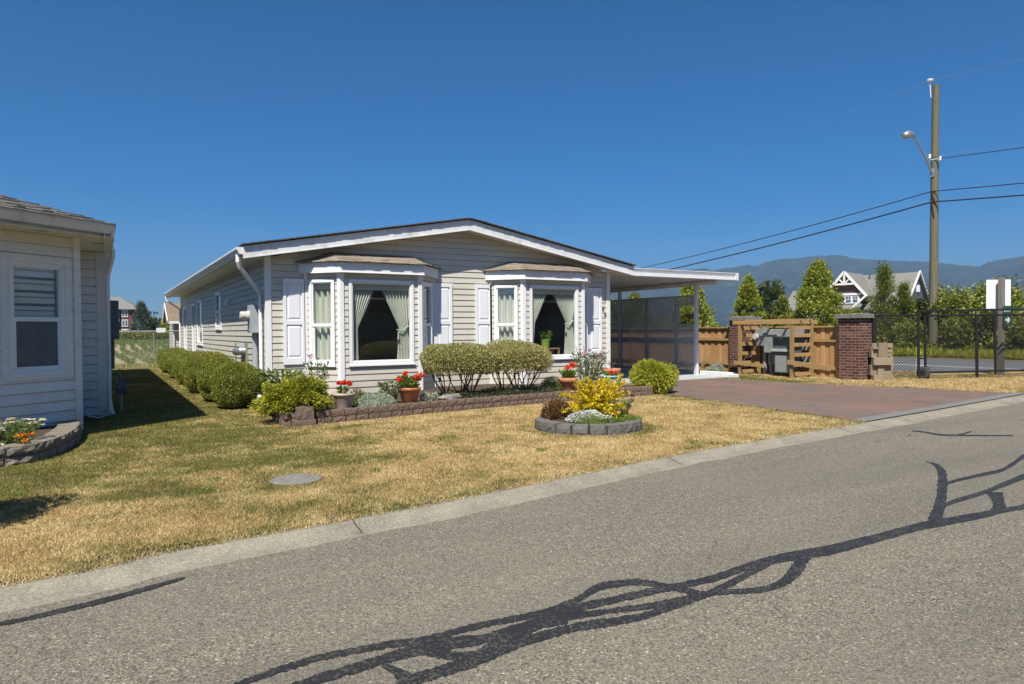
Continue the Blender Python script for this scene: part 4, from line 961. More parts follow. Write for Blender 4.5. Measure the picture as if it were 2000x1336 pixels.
def lath(m, y0, y1, z0, z1, x, th=.008, w=.040, pitch=.107):
    H = z1 - z0; k = y0 - H
    for sg in (1, -1):
        k = y0 - H + .02
        while k < y1:
            # line y = k + (z - z0) for sg=1, mirrored for sg=-1
            ya, yb = max(y0, k), min(y1, k + H)
            if yb - ya > .03:
                za, zb = z0 + (ya - k), z0 + (yb - k)
                if sg < 0: ya, yb = y0 + y1 - ya, y0 + y1 - yb
                m.beam((x + sg * .0045, ya, za), (x + sg * .0045, yb, zb), w, th, up=(1, 0, 0))
            k += pitch
for nm, (y0, y1) in zip('abc', ((1.08, 1.78), (1.90, 3.12), (3.24, 4.46))):
    ls = MB()
    if nm == 'a': lath(ls, y0, y1, .14, 1.50, 12.5); lath(ls, y0, y1, 2.12, 2.36, 12.5)
    else: lath(ls, y0, y1, .14, 2.36, 12.5)
    s_ = ls.build('lattice_panel', M['lattice'], cp)
    m = MB(); X0, X1 = 12.475, 12.525
    m.box(X0, X1, y1 + .001, y1 + .119, .06, 2.40); m.box(X0 + .003, X1 - .003, y0, y1, 2.355, 2.40); m.box(X0 + .003, X1 - .003, y0, y1, .06, .145); m.box(X0 + .003, X1 - .003, y0, y1, 1.00, 1.11)
    if nm == 'a': m.box(X0 + .003, X1 - .003, y0, y1, 1.49, 1.53); m.box(X0 + .003, X1 - .003, y0, y1, 2.09, 2.13); m.box(X0 + .03, X1 + .02, y1 - .05, y1 - .002, 1.53, 2.09)
    m.build('panel_frame', M['lattice'], s_)
ls = MB(); lath(ls, 4.6, 8.1, .14, 2.36, 12.5); s_ = ls.build('lattice_panel', M['lattice'], cp)
m = MB(); m.box(12.478, 12.522, 4.6, 8.1, 2.355, 2.40); m.box(12.478, 12.522, 4.6, 8.1, .06, .145); m.box(12.478, 12.522, 4.6, 8.1, 1.0, 1.11); m.build('panel_frame', M['lattice'], s_)
t = thing('hanging_planter', (12.72, 1.45, 1.68), 'dark hanging planter bowl seen through the opening in the lattice screen', 'planter')
m = MB(); m.lathe((12.72, 1.45, 1.68), [(.05, 0), (.13, .06), (.17, .14), (.18, .16), (.15, .15)], 18); m.build('bowl', M['stalk'], t)
m = MB()
for a in (0, 2.1, 4.2): m.tube([(12.72 + .16 * math.cos(a), 1.45 + .16 * math.sin(a), 1.84), (12.72, 1.45, 2.4), (12.72, 1.45, 2.76)], .006, 4)
m.build('hanger', M['black'], t)
m = MB(); m.box(12.56, 12.78, -.12, .95, -.02, .13); m.box(12.50, 12.80, -.32, -.13, -.02, .09); tag(m.build('kerb_block', M['block_white'], None, (12.67, .4, 0), bevel=.012), 'pale concrete kerb block beside the carport post', 'kerb block')
m = MB(); m.box(HW + .05, 12.86, -.24, 11, -.03, .022); tag(m.build('carport_slab', M['concrete']), kind='structure')
# ------------------------------------------------------------------ planting
HED = [(-.60, -.32, .46, .48, .42), (-.62, 1.2, .47, .56, .42), (-.62, 3.7, .52, .95, .46), (-.62, 6.55, .50, .95, .43), (-.62, 9.5, .50, 1.0, .42), (-.62, 12.8, .51, 1.15, .43)]
HLB = ['clipped round boxwood nearest the street, beside the house corner downspout', 'second clipped boxwood from the street in the row along the house', 'third clipped boxwood from the street, broad and rounded', 'fourth clipped boxwood from the street in the side row', 'fifth clipped boxwood from the street in the side row', 'clipped boxwood farthest from the street, beside the crop field end']
for k, (x, y, a, b, c) in enumerate(HED):
    bush('boxwood_bush', HLB[k], 'bush', (x, y, c * .98), (a, b, c), 26000 if k < 3 else 14000, .026, .018, M['boxwood'], 'clipped boxwoods along the side of the house', .13, .075, 5, -.97, 20 + k, 2.35, .05, 1.2)

def pot(name, c, prof, mat, label, group='flower pots along the front bed'):
    m = MB(); m.lathe(c, prof, 32); o = tag(m.build(name, mat, None, c, smooth=False, bevel=0), label, 'flower pot', group)
    o.data.polygons.foreach_set('use_smooth', [len(p.vertices) == 4 for p in o.data.polygons]); return o
def soil(c, r, z): m = MB(); m.lathe((c[0], c[1], z), [(r, -.03), (r, 0), (.01, .012)], 20); return m
def geranium(c, label, r, h, heads, nl=260, L=.06, grp='red geraniums in pots'):
    t = thing('geranium', c, label, 'flower', grp)
    P, A = tuft(c, r, h, nl, L, L, 1.0); leaf_obj('leaves', M['fresh'], P, A, L * (.7 + .5 * RNG.random(nl)), L * .95, t)
    m = MB()
    for (x, y, z) in heads: m.tube([(c[0], c[1], c[2] - .02), ((c[0] + x) / 2, (c[1] + y) / 2, (c[2] + z) / 2 + .02), (x, y, z)], .005, 5)
    m.build('stems', M['stem_green'], t); blossoms(heads, .05, 60, .038, .032, M['redpetal'], 'flower_heads', t)
S = .165
pot('flower_pot', (.57, -2.98, S), [(.115, 0), (.12, .01), (.155, .19), (.165, .20), (.185, .215), (.185, .245), (.165, .25), (.15, .22), (.02, .21)], M['beigepot'], 'taupe plastic pot on the bed wall, left of the silver mound')
geranium((.57, -2.98, .385), 'small red geranium with one flower cluster in the taupe pot', .10, .12, [(.57, -3.02, .575), (.66, -3.0, .56), (.52, -2.98, .565)], 70, .055)
pot('flower_pot', (1.73, -2.9, S), [(.11, 0), (.12, .01), (.165, .19), (.17, .195), (.175, .22), (.19, .225), (.195, .27), (.175, .275), (.16, .24), (.02, .23)], M['terra_pl'], 'brown glazed terracotta pot between silver mound and variegated shrub')
geranium((1.73, -2.9, .41), 'leafy red geranium in the brown glazed pot under the left bay window', .21, .20, [(1.50, -3.0, .58), (1.80, -3.05, .61), (1.86, -2.98, .62), (1.68, -2.85, .66), (2.0, -2.8, .63)], 300)
pot('flower_pot', (5.30, -2.5, S), [(.12, 0), (.125, .01), (.165, .17), (.19, .175), (.20, .265), (.18, .27), (.165, .24), (.02, .23)], M['terracotta'], 'classic rimmed terracotta pot under the right bay window')
geranium((5.30, -2.5, .40), 'tall red geranium in the rimmed terracotta pot under the right bay', .16, .16, [(5.22, -2.6, .62), (5.38, -2.6, .66), (5.36, -2.55, .70), (5.30, -2.5, .64)], 200)
pot('flower_pot', (6.42, -2.5, S), [(.13, 0), (.15, .02), (.19, .13), (.20, .17), (.19, .20), (.225, .235), (.235, .25), (.225, .27), (.20, .26), (.19, .22), (.02, .21)], M['bluepot'], 'sky blue glazed pot behind the yellow shrub')
geranium((6.42, -2.5, .39), 'low red geranium spreading in the sky blue pot', .18, .09, [(6.36, -2.58, .49), (6.46, -2.58, .48), (6.52, -2.55, .47), (6.40, -2.5, .50)], 160)
pot('flower_pot', (6.78, -2.05, S), [(.12, 0), (.125, .01), (.17, .28), (.20, .285), (.205, .37), (.19, .375), (.17, .34), (.02, .33)], M['terracotta'], 'tall terracotta pot standing behind the blue pot')
t = thing('dried_plant', (6.78, -2.05, .49), 'wispy dry plant stalks in the tall terracotta pot', 'plant'); m = MB()
for k in range(9): a = k * .7; m.tube([(6.78, -2.05, .48), (6.78 + .04 * math.cos(a), -2.05 + .04 * math.sin(a), .62), (6.78 + .11 * math.cos(a), -2.05 + .11 * math.sin(a), .66 + .03 * (k % 4))], .005, 4)
m.build('stalks', M['stalk'], t)

# golden juniper over the bed corner
t = thing('golden_juniper', (-.15, -2.95, S), 'spreading golden juniper spilling over the bed corner blocks', 'shrub')
P1, A1, R1 = sprays((-.06, -2.99, .38), (.35, .40, .27), 4600, .085, -.55, .5, 3, .22)
P2, A2, R2 = sprays((-.38, -2.95, .31), (.31, .36, .23), 3200, .085, -.55, .5, 4, .25)
P, A, Rr = np.vstack([P1, P2]), np.vstack([A1, A2]), np.concatenate([R1, R2])
cv = core((-.17, -2.96, .33), (.38, .36, .22), .15, 4, 3, .8)
leaf_obj('foliage', M['juniper'], P, unit(A + rdir(len(P)) * .55), .042, .013, t, rnd=Rr, core_=cv)
m = MB(); m.tube([(-.1, -2.9, S - .02), (-.15, -2.93, .3)], .03, 7); m.build('stem', M['stalk'], t)
# golden thread cypress globe
t = thing('golden_cypress', (7.55, -2.52, 0), 'round golden thread leaf cypress at the driveway corner of the bed', 'shrub')
P, A, Rr = sprays((7.55, -2.52, .31), (.48, .48, .35), 6500, .12, -.8, .9, 5, .10)
leaf_obj('foliage', M['goldthread'], P, unit(A + rdir(len(P)) * .4), .048, .012, t, rnd=Rr, core_=core((7.55, -2.52, .30), (.46, .46, .31), .08, 4, 5, .78))
m = MB(); m.tube([(7.55, -2.52, -.02), (7.55, -2.52, .25)], .035, 7); m.build('stem', M['stalk'], t)
# variegated willows: bare fanning stems under a clipped crown
for k, (cx, lab) in enumerate(((2.93, 'clipped variegated shrub with bare fanning stems, beside the left bay window'), (4.15, 'pink tinged clipped variegated shrub with bare stems, beside the right bay window'))):
    cy = -2.3; t = thing('variegated_shrub', (cx, cy, S), lab, 'shrub', 'variegated willows between the bay windows')
    P, D = shell((cx, cy, .84), (.72, .58, .33), 27000, .42, .08, 4, -.70, 31 + k, 2.5)
    A = unit(D * .6 + rdir(len(P)) * .9 + V3((0, 0, .25))); rnd = RNG.random(len(P)); 
    if k: rnd = np.clip(rnd + .25 * (P[:, 0] > 4.55) * RNG.random(len(P)), 0, 1)
    leaf_obj('foliage', M['willow'], P, A, .036, .016, t, rnd=np.clip(rnd * .93, 0, 1) if not k else rnd, core_=core((cx, cy, .90), (.70, .55, .27), .08, 4, 31 + k, .80, 2.4, -.5))
    for j in range(3):
        m = MB(); bx = cx + (-.22, .05, .30)[j]; by = cy + (.03, -.05, .04)[j]
        for q in range(6):
            a = random.uniform(0, 6.28); rr = random.uniform(.15, .5); e = V3((bx + rr * math.cos(a), by + rr * .8 * math.sin(a), random.uniform(.72, .95))); s_ = V3((bx + .03 * math.cos(a), by + .03 * math.sin(a), S - .02)); mid = s_ * .45 + e * .55 + V3((random.uniform(-.05, .05), random.uniform(-.05, .05), -.05))
            m.tube([s_, s_ * .7 + mid * .3 + V3((0, 0, .03)), mid, e], [.014, .012, .009, .005], 6)
            for _ in range(2): e2 = e + V3((random.uniform(-.16, .16), random.uniform(-.16, .16), random.uniform(-.1, .06))); m.tube([mid, (mid + e2) / 2 + V3((0, 0, .02)), e2], [.007, .005, .003], 5)
        m.build('stems', M['stalk'], t, smooth=True)
# small bed plants
def mound(name, label, c, rad, n, L, W, mat, cat='plant', group=None, low=-.15, seed=1, up=.5, rand=.8, amp=.1, depth=.35, solid=True):
    t = thing(name, (c[0], c[1], c[2]), label, cat, group); P, D = shell(c, rad, n, depth, amp, 5, low, seed)
    leaf_obj('foliage', mat, P, unit(D * .7 + rdir(len(P)) * rand + V3((0, 0, up))), L * (.7 + .6 * RNG.random(len(P))), W, t, core_=core(c, rad, amp, 5, seed, 1 - depth, 2, low - .05) if solid else None); return t
mound('silver_mound', 'silvery dusty mound plant between the two left pots', (1.12, -2.98, S), (.34, .24, .20), 3600, .035, .010, M['silver'], seed=41)
mound('green_plant', 'low green bushy plant right behind the taupe pot', (.90, -2.65, S), (.16, .16, .26), 900, .05, .014, M['santolina'], seed=42, up=.9)
t = thing('rhododendron', (1.45, -2.72, S), 'small open rhododendron beside the brown glazed pot', 'shrub'); P, A = tuft((1.45, -2.72, S + .06), .20, .30, 320, .07, .026, .8); leaf_obj('leaves', M['green'], P, A, .075, .026, t); m = MB()
for a in range(5): m.tube([(1.45, -2.72, S - .02), (1.45 + .12 * math.cos(a * 1.3), -2.72 + .12 * math.sin(a * 1.3), S + .3)], .007, 5)
m.build('stems', M['stalk'], t)
for (x, y, l) in ((2.06, -2.82, 'taller silver leaved seedling right of the brown glazed pot'), (2.26, -2.75, 'shorter silver leaved seedling nearest the left shrub')): mound('silver_seedling', l, (x, y, S), (.09, .09, .16 if x < 2.1 else .12), 260, .05, .014, M['silver'], group='silver seedlings', seed=int(x * 10), up=1, solid=False)
m = MB(); v, f = bmesh_ico(3); q = v * lump(v, 3, .14, 9)[:, None]; q = q * V3((.19, .10, .085)) + V3((2.52, -2.86, S + .06)); q[:, 2] = np.minimum(q[:, 2], S + .115); m.add(q, f)
tag(m.build('stone_trough', M['stone'], None, (2.52, -2.86, S)), 'rough brown stone trough in front of the left variegated shrub', 'stone trough')
mound('stonecrop', 'small stonecrop growing in the rough stone trough', (2.50, -2.86, S + .09), (.13, .07, .05), 420, .022, .014, M['santolina'], seed=44)
t = thing('groundcover', (3.6, -2.6, S), 'dark low groundcover spreading under the variegated shrubs', 'groundcover'); tag(t, kind='stuff')
n = 5200; P = np.stack([2.75 + 2.0 * RNG.random(n), -2.9 + .85 * RNG.random(n), S + .10 * RNG.random(n) * (.4 + .6 * vnoise(np.arange(n) * .0, RNG.random(n) * 9))], 1); P[:, 2] = S + .11 * RNG.random(n) * (.35 + .9 * vnoise(P[:, 0] * 5, P[:, 1] * 5))
leaf_obj('leaves', M['darkcover'], P, unit(rdir(n) + V3((0, 0, .6))), .035, .016, t)
t = thing('scalloped_edging', (4.4, -2.2, S), 'dark scalloped garden edging behind the groundcover', 'garden edging'); m = MB()
for k in range(17): x = 3.3 + k * .098; m.tube([(x, -2.06, S + .02), (x, -2.03, S + .02)], .05, 14)
m.box(3.25, 4.92, -2.055, -2.035, S - .02, S + .03); m.build('edging', M['dark_metal'], t)
m = MB(); q = v * lump(v, 3, .12, 12)[:, None] * V3((.11, .08, .07)) + V3((4.86, -2.45, S + .04)); m.add(q, f); tag(m.build('stone', M['capstone'], None, (4.86, -2.45, S)), 'pale grey stone at the end of the scalloped edging', 'stone')
t = mound('santolina', 'grey green santolina bush left of the rimmed terracotta pot', (5.02, -2.35, S), (.26, .22, .27), 2600, .045, .010, M['santolina'], seed=46, up=.8)
blossoms([(4.96, -2.52, .40), (5.1, -2.5, .43), (4.9, -2.45, .37), (5.0, -2.4, .45)], .015, 14, .02, .02, M['whitepetal'], 'flower_heads', t)
t = thing('peony', (-.08, -1.7, S), 'leafy green perennial clump behind the golden juniper', 'plant')
P, A = tuft((-.12, -1.75, .28), .34, .42, 420, .13, .045, 1.0); leaf_obj('leaves', M['green'], P, A, .13, .042, t)
t = thing('coneflower', (.42, -1.95, S), 'tall pink coneflower behind the golden juniper', 'flower')
P, A = tuft((.42, -1.95, S + .1), .22, .58, 360, .08, .026, .9); leaf_obj('leaves', M['green'], P, A, .075, .026, t); m = MB(); hd = [(.30, -2.0, .98), (.44, -1.98, .93), (.62, -1.95, .86), (.28, -1.9, .84), (.55, -2.02, .80)]
for h in hd: m.tube([(.42, -1.95, S), ((h[0] + .42) / 2, -1.96, .55), h], .006, 5)
m.build('stems', M['stem_green'], t); blossoms([hd[0]], .045, 40, .045, .016, M['pinkpetal'], 'flower_heads', t); blossoms(hd[1:], .02, 30, .02, .014, M['dusky'], 'seed_heads', t)
t = thing('flowering_shrub', (6.3, -1.7, S), 'airy shrub with a few pink flowers at the right house corner', 'shrub')
P, A = tuft((6.4, -1.75, S + .1), .42, .62, 1100, .06, .022, .9); leaf_obj('leaves', M['green'], P, A, .06, .022, t); m = MB()
for k in range(10): a = k * .63; m.tube([(6.4, -1.75, S - .02), (6.4 + .2 * math.cos(a), -1.75 + .2 * math.sin(a), .5), (6.4 + .36 * math.cos(a), -1.75 + .36 * math.sin(a), .75 + .14 * (k % 3))], .006, 5)
m.build('stems', M['stalk'], t); blossoms([(6.12, -2.0, .88), (6.42, -2.1, .78), (6.6, -1.9, .84), (6.3, -1.9, .95)], .04, 40, .035, .022, M['pinkpetal'], 'flower_heads', t)

# the round planter's plants
t = thing('golden_shrub', (3.44, -5.76, .14), 'bright golden yellow leaved shrub in the round block planter', 'shrub')
m = MB(); PP, AA = [], []
for k in range(105):
    a = random.uniform(0, 6.283); el = random.uniform(.05, 1.3); Lb = random.uniform(.36, .66); d = V3((math.cos(a) * math.cos(el), math.sin(a) * math.cos(el), math.sin(el)))
    if k < 12: d = V3((.70, .25, .60)) + V3(np.random.default_rng(k).normal(size=3) * .20); d /= np.linalg.norm(d); Lb = random.uniform(.6, .92)
    b = V3((3.44, -5.76, .14)); pts = [b + d * Lb * s + V3((0, 0, .05 * math.sin(s * 3) - .05 * s * s)) for s in np.linspace(0, 1, 6)]
    m.tube(pts, [.007, .006, .005, .004, .003, .002], 5)
    nl = int(95 * Lb / .55); s = .18 + .82 * RNG.random(nl); q = b + np.outer(s * Lb, d) + V3((0, 0, 1)) * (.05 * np.sin(s * 3) - .05 * s * s)[:, None] + rdir(nl) * .045 * RNG.random((nl, 1)); PP.append(q); AA.append(unit(rdir(nl) + d * .5 + V3((0, 0, .3))))
m.build('stems', M['stalk'], t); P, A = np.vstack(PP), np.vstack(AA); leaf_obj('foliage', M['yellowleaf'], P, A, .042 * (.7 + .6 * RNG.random(len(P))), .022, t)
mound('bronze_sedum', 'bronze red leafy plant at the left of the round planter', (2.88, -5.62, .14), (.22, .20, .22), 2400, .035, .018, M['redleaf'], seed=51)
t = mound('candytuft', 'white flowering mound at the front of the round planter', (3.02, -6.28, .13), (.34, .20, .10), 1500, .028, .009, M['fresh'], seed=52)
P, D = shell((3.0, -6.22, .14), (.34, .19, .125), 2100, .12, .15, 5, .2, 53); leaf_obj('flower_heads', M['whitepetal'], P, unit(D + rdir(len(P)) * .6), .018, .014, t)
t = thing('tall_sedum', (3.66, -6.10, .14), 'upright sedum with dusky brown flower heads in the round planter', 'flower')
P, A = tuft((3.66, -6.10, .14), .18, .24, 420, .045, .022, .8); leaf_obj('leaves', M['santolina'], P, A, .045, .022, t)
hd = [(3.86, -6.12, .44), (3.83, -6.15, .37), (3.70, -6.22, .30), (3.48, -6.32, .27), (3.60, -6.02, .33), (3.76, -6.05, .28)]
m = MB()
for h in hd: m.tube([(3.66, -6.10, .13), ((h[0] + 3.66) / 2 + .02, (h[1] - 6.10) / 2, (h[2] + .13) / 2), h], .006, 5)
m.build('stems', M['stem_green'], t); blossoms(hd, .035, 110, .02, .014, M['dusky'], 'flower_heads', t)
mound('creeping_sedum', 'pale green creeping sedum at the right edge of the round planter', (3.55, -6.36, .13), (.26, .10, .06), 900, .02, .012, M['fresh'], seed=54)
# neighbour's bed
t = thing('daisies', (-3.62, -4.35, .155), 'white shasta daisies with yellow centres in the curved bed', 'flower')
P, A = tuft((-3.62, -4.35, .155), .30, .24, 900, .06, .014, .7); leaf_obj('leaves', M['green'], P, A, .06, .014, t)
m = MB(); y_ = MB(); PP, AA = [], []
for k in range(34):
    a = random.uniform(0, 6.28); q = .34 * math.sqrt(random.random()); c = V3((-3.62 + q * math.cos(a), -4.35 + q * math.sin(a), .41 + random.uniform(-.03, .05) - .12 * q)); m.tube([(-3.62 + q * .6 * math.cos(a), -4.35 + q * .6 * math.sin(a), .16), c], .004, 4)
    y_.tube([c + V3((0, 0, -.003)), c + V3((0, 0, .008))], .011, 8); aa = np.linspace(0, 6.28, 15)[:-1]; dd = np.stack([np.cos(aa), np.sin(aa), np.full(14, .1)], 1); PP.append(c + dd * .007); AA.append(unit(dd))
m.build('stems', M['stem_green'], t); P = np.vstack(PP); A = np.vstack(AA); leaf_obj('petals', M['whitepetal'], P, A, .036, .014, t, fold=.02); y_.build('flower_centres', M['yolk'], t)
t = thing('marigold', (-3.47, -4.66, .155), 'orange marigold in front of the white daisies', 'flower'); P, A = tuft((-3.47, -4.66, .155), .06, .12, 90, .04, .014); leaf_obj('leaves', M['green'], P, A, .04, .014, t); blossoms([(-3.52, -4.68, .29), (-3.46, -4.68, .30), (-3.40, -4.64, .30), (-3.45, -4.72, .24)], .025, 60, .022, .018, M['orangepetal'], 'flower_heads', t)
t = mound('alyssum', 'low creamy white flowering mound at the left edge of the curved bed', (-3.84, -4.72, .15), (.24, .16, .13), 1000, .03, .010, M['fresh'], seed=57); P, D = shell((-3.84, -4.72, .155), (.24, .16, .14), 1300, .12, .12, 5, .1, 58); leaf_obj('flower_heads', M['whitepetal'], P, unit(D + rdir(len(P)) * .6), .014, .011, t)
bush('round_shrub', 'tall round garden shrub just outside the left edge shading the lawn', 'bush', (-4.05, -7.75, .9), (.5, .5, .9), 4500, .05, .03, M['green'], None, .3, .12, 4, -.9, 61)
# ------------------------------------------------------------------ ground, road, lawn
KERB = smooth_line([(-16, -10.35), (-8, -9.55), (-3.22, -9.03), (-2.40, -8.87), (-1.32, -8.76), (.38, -8.53), (2.59, -8.16), (4.54, -7.95), (6.89, -7.75), (9.48, -7.50), (13.24, -7.1), (20, -6.45), (42, -4.6)], 130)
kx = np.array([p[0] for p in KERB]); ky = np.array([p[1] for p in KERB])
def kerb_y(x): return np.interp(x, kx, ky)
def mass(name, pts, z, mat, kind='structure', **kw):
    m = MB(); m.poly([(x, y, z) for x, y in pts]); return tag(m.build(name, mat), kind=kind)
m = MB(); m.poly([(-5200, -1200, -.12), (5600, -1200, -.12), (5600, 5600, -.12), (-5200, 5600, -.12)]); gmat = mottled('far_meadow', (.075, .085, .03), (.15, .14, .06), .05, .95, detail=8); tag(m.build('ground', gmat), kind='structure')
RD = -.05
m = MB(); m.poly([(x, y - .26, RD) for x, y in KERB] + [(42, -14, RD), (-16, -17.8, RD)]); tag(m.build('road', M['asphalt']), kind='structure')
m = MB(); prof = [(0, -.004), (-.06, -.006), (-.13, -.020), (-.20, -.041), (-.28, -.0455), (-.40, -.057)]
KF = [(x, kerb_y(x)) for x in np.concatenate([np.arange(-16, -5, .5), np.arange(-5, 16, .045), np.arange(16, 42, .5)])]
nz_ = lambda x: .0045 * (fbm(x * 2.1 + 40, 3., 5) - .5) * 2
for k in range(len(KF) - 1):
    (xa, ya), (xb, yb) = KF[k], KF[k + 1]; ja, jb = nz_(xa), nz_(xb)
    for (o0, z0), (o1, z1) in zip(prof[:-1], prof[1:]): fa, fb = (1 if o1 < -.25 else 0), (1 if o0 < -.25 else 0); m.poly([(xa, ya + o1, z1 + ja * fa), (xb, yb + o1, z1 + jb * fa), (xb, yb + o0, z0 + jb * fb), (xa, ya + o0, z0 + ja * fb)])
    m.poly([(xa, ya, -.004), (xb, yb, -.004), (xb, yb, -.1), (xa, ya, -.1)])
tag(m.build('kerb_gutter', M['gutter']), kind='structure')
m = MB()
for xj in (-1.14, 2.55, 6.1, 10.2, 14.3):
    ys = kerb_y(xj); L = [(xj + random.uniform(-.012, .012), ys + a, z + .0025) for a, z in prof[:-1]]
    for p, q in zip(L[:-1], L[1:]): m.poly([(p[0] - .005, p[1], p[2]), (q[0] - .005, q[1], q[2]), (q[0] + .005, q[1], q[2]), (p[0] + .005, p[1], p[2])])
tag(m.build('kerb_joints', M['groove']), kind='structure')
# crack sealant ribbons, traced as pairs of edge points on the road
m = MB()
for band in SEAL:
    L = [V3((a, b, 0)) for a, b, c, d in band]; Rr = [V3((c, d, 0)) for a, b, c, d in band]
    def fine(P):
        Q = smooth_line([(p[0], p[1]) for p in P], 14 * len(P)); return [V3((x, y, 0)) for x, y in Q]
    A, B = fine(L), fine(Rr); n = min(len(A), len(B)); zz = RD + .003 + .0012 * SEAL.index(band) / len(SEAL)
    for k in range(n):
        w = (B[k] - A[k]); l = np.linalg.norm(w) + 1e-6; A[k] = A[k] + w / l * random.uniform(-.009, .009); B[k] = B[k] + w / l * random.uniform(-.009, .009)
    for k in range(n - 1): m.poly([tuple(A[k] + V3((0, 0, zz))), tuple(B[k] + V3((0, 0, zz))), tuple(B[k + 1] + V3((0, 0, zz))), tuple(A[k + 1] + V3((0, 0, zz)))])
o = tag(m.build('crack_sealant', M['sealant']), kind='structure')

# lawn areas (polygons) and where the grass has dried
def inpoly(x, y, P):
    x = np.asarray(x); r = np.zeros(x.shape, bool); n = len(P)
    for i in range(n):
        (x0, y0), (x1, y1) = P[i], P[(i + 1) % n]; c = (y0 > y) != (y1 > y)
        with np.errstate(divide='ignore', invalid='ignore'): r ^= c & (x < (x1 - x0) * (y - y0) / (y1 - y0 + 1e-12) + x0)
    return r
DRV = [(7.55, -2.9), (7.72, -.24), (11.9, -.24), (12.1, -1.5), (12.65, -3.5), (13.0, -5.0), (13.6, -7.06), (9.5, -7.50), (6.85, -7.76), (7.2, -6.0)]
lawn = [(x, y) for x, y in KERB if -9 <= x <= 7.0] + [(6.95, -7.72), (7.2, -6.0), (7.55, -2.9), (7.7, -.02), (-.02, -.02), (-.02, 16.9), (-9, 16.9)]
strip = [(11.9, -.24), (12.1, -1.5), (12.65, -3.5), (13.0, -5.0), (13.55, -7.05)] + [(x, y) for x, y in KERB if 13.7 < x < 30] + [(19.0, -2.0), (18.6, 20), (12.9, 20), (12.86, -.24)]
def dry(x, y):
    n = fbm(x * .55 + 3, y * .55) ; n2 = fbm(x * 2.3, y * 2.3 + 9); n3 = fbm(x * 7, y * 7 + 5, 3)
    d = .90 + .16 * np.clip((x + 1) / 3, 0, 1) + (n - .5) * 1.6 + (n2 - .5) * 1.7 + (n3 - .5) * 1.1
    side = np.clip((1.5 - x) / 2.9, 0, 1) * np.clip((y + 8.3) / 2.4, 0, 1); d -= side * .95
    d -= .75 * np.exp(-((np.hypot(x - 3.17, y + 5.97) - .86) / .13) ** 2)
    d -= .55 * np.exp(-((x - (7.55 + (y + 2.9) * .13)) / .16) ** 2) * (y < -2.5) * (x < 8)
    d -= .30 * np.exp(-((y - kerb_y(x) - .1) / .10) ** 2)
    d = np.where((x > 11.5) & (y > -2.6 + .0 * x), d - .55, d)
    d -= .35 * np.exp(-((x - (12.35 + (-.24 - y) * .17)) / .22) ** 2) * (x > 11)
    return np.clip(d, 0, 1)
def lawn_base(name, poly, z=.0, step=.22):
    xs = [p[0] for p in poly]; ys = [p[1] for p in poly]; import mathutils.geometry as mg
    gx = np.arange(min(xs), max(xs) + step, step); gy = np.arange(min(ys), max(ys) + step, step); X, Y = np.meshgrid(gx, gy); ok = inpoly(X, Y, poly); F = []
    v = np.stack([X.ravel(), Y.ravel(), np.full(X.size, z)], 1); w = X.shape[1]
    for j in range(X.shape[0] - 1):
        for i in range(w - 1):
            if ok[j, i] and ok[j, i + 1] and ok[j + 1, i] and ok[j + 1, i + 1]: a = j * w + i; F.append((a, a + 1, a + w + 1, a + w))
    o = np_mesh(name, v, np.array(F), M['lawn_base'], None, (0, 0, 0), {'dry': dry(v[:, 0], v[:, 1])}); tag(o, kind='structure')
    m = MB(); m.poly([(x, y, z - .012) for x, y in poly]); u = m.build(name + '_edge', M['dirt']); tag(u, kind='structure'); return o
lawn_base('lawn', lawn); lawn_base('lawn_strip', strip)
CAM = V3((-2.71, -13.75, 1.4)); CF = V3((math.sin(R(30.8)), math.cos(R(30.8)), 0)); CR = V3((CF[1], -CF[0], 0))
BEDP = [(-.48, -3.4)] + bedline[2:] + [(7.2, 0), (-.02, 0), (-.02, -2.6), (-.48, -2.65)]; LBP = [(x, y) for x, y in lb] + [(-3.03, -2.4), (-6, -3.0)]
HOUSEP = [(-3.0, -2.4), (-2.66, -.7), (-2.66, 14), (-9, 14), (-9, -3.8), (-4.75, -3.8)]
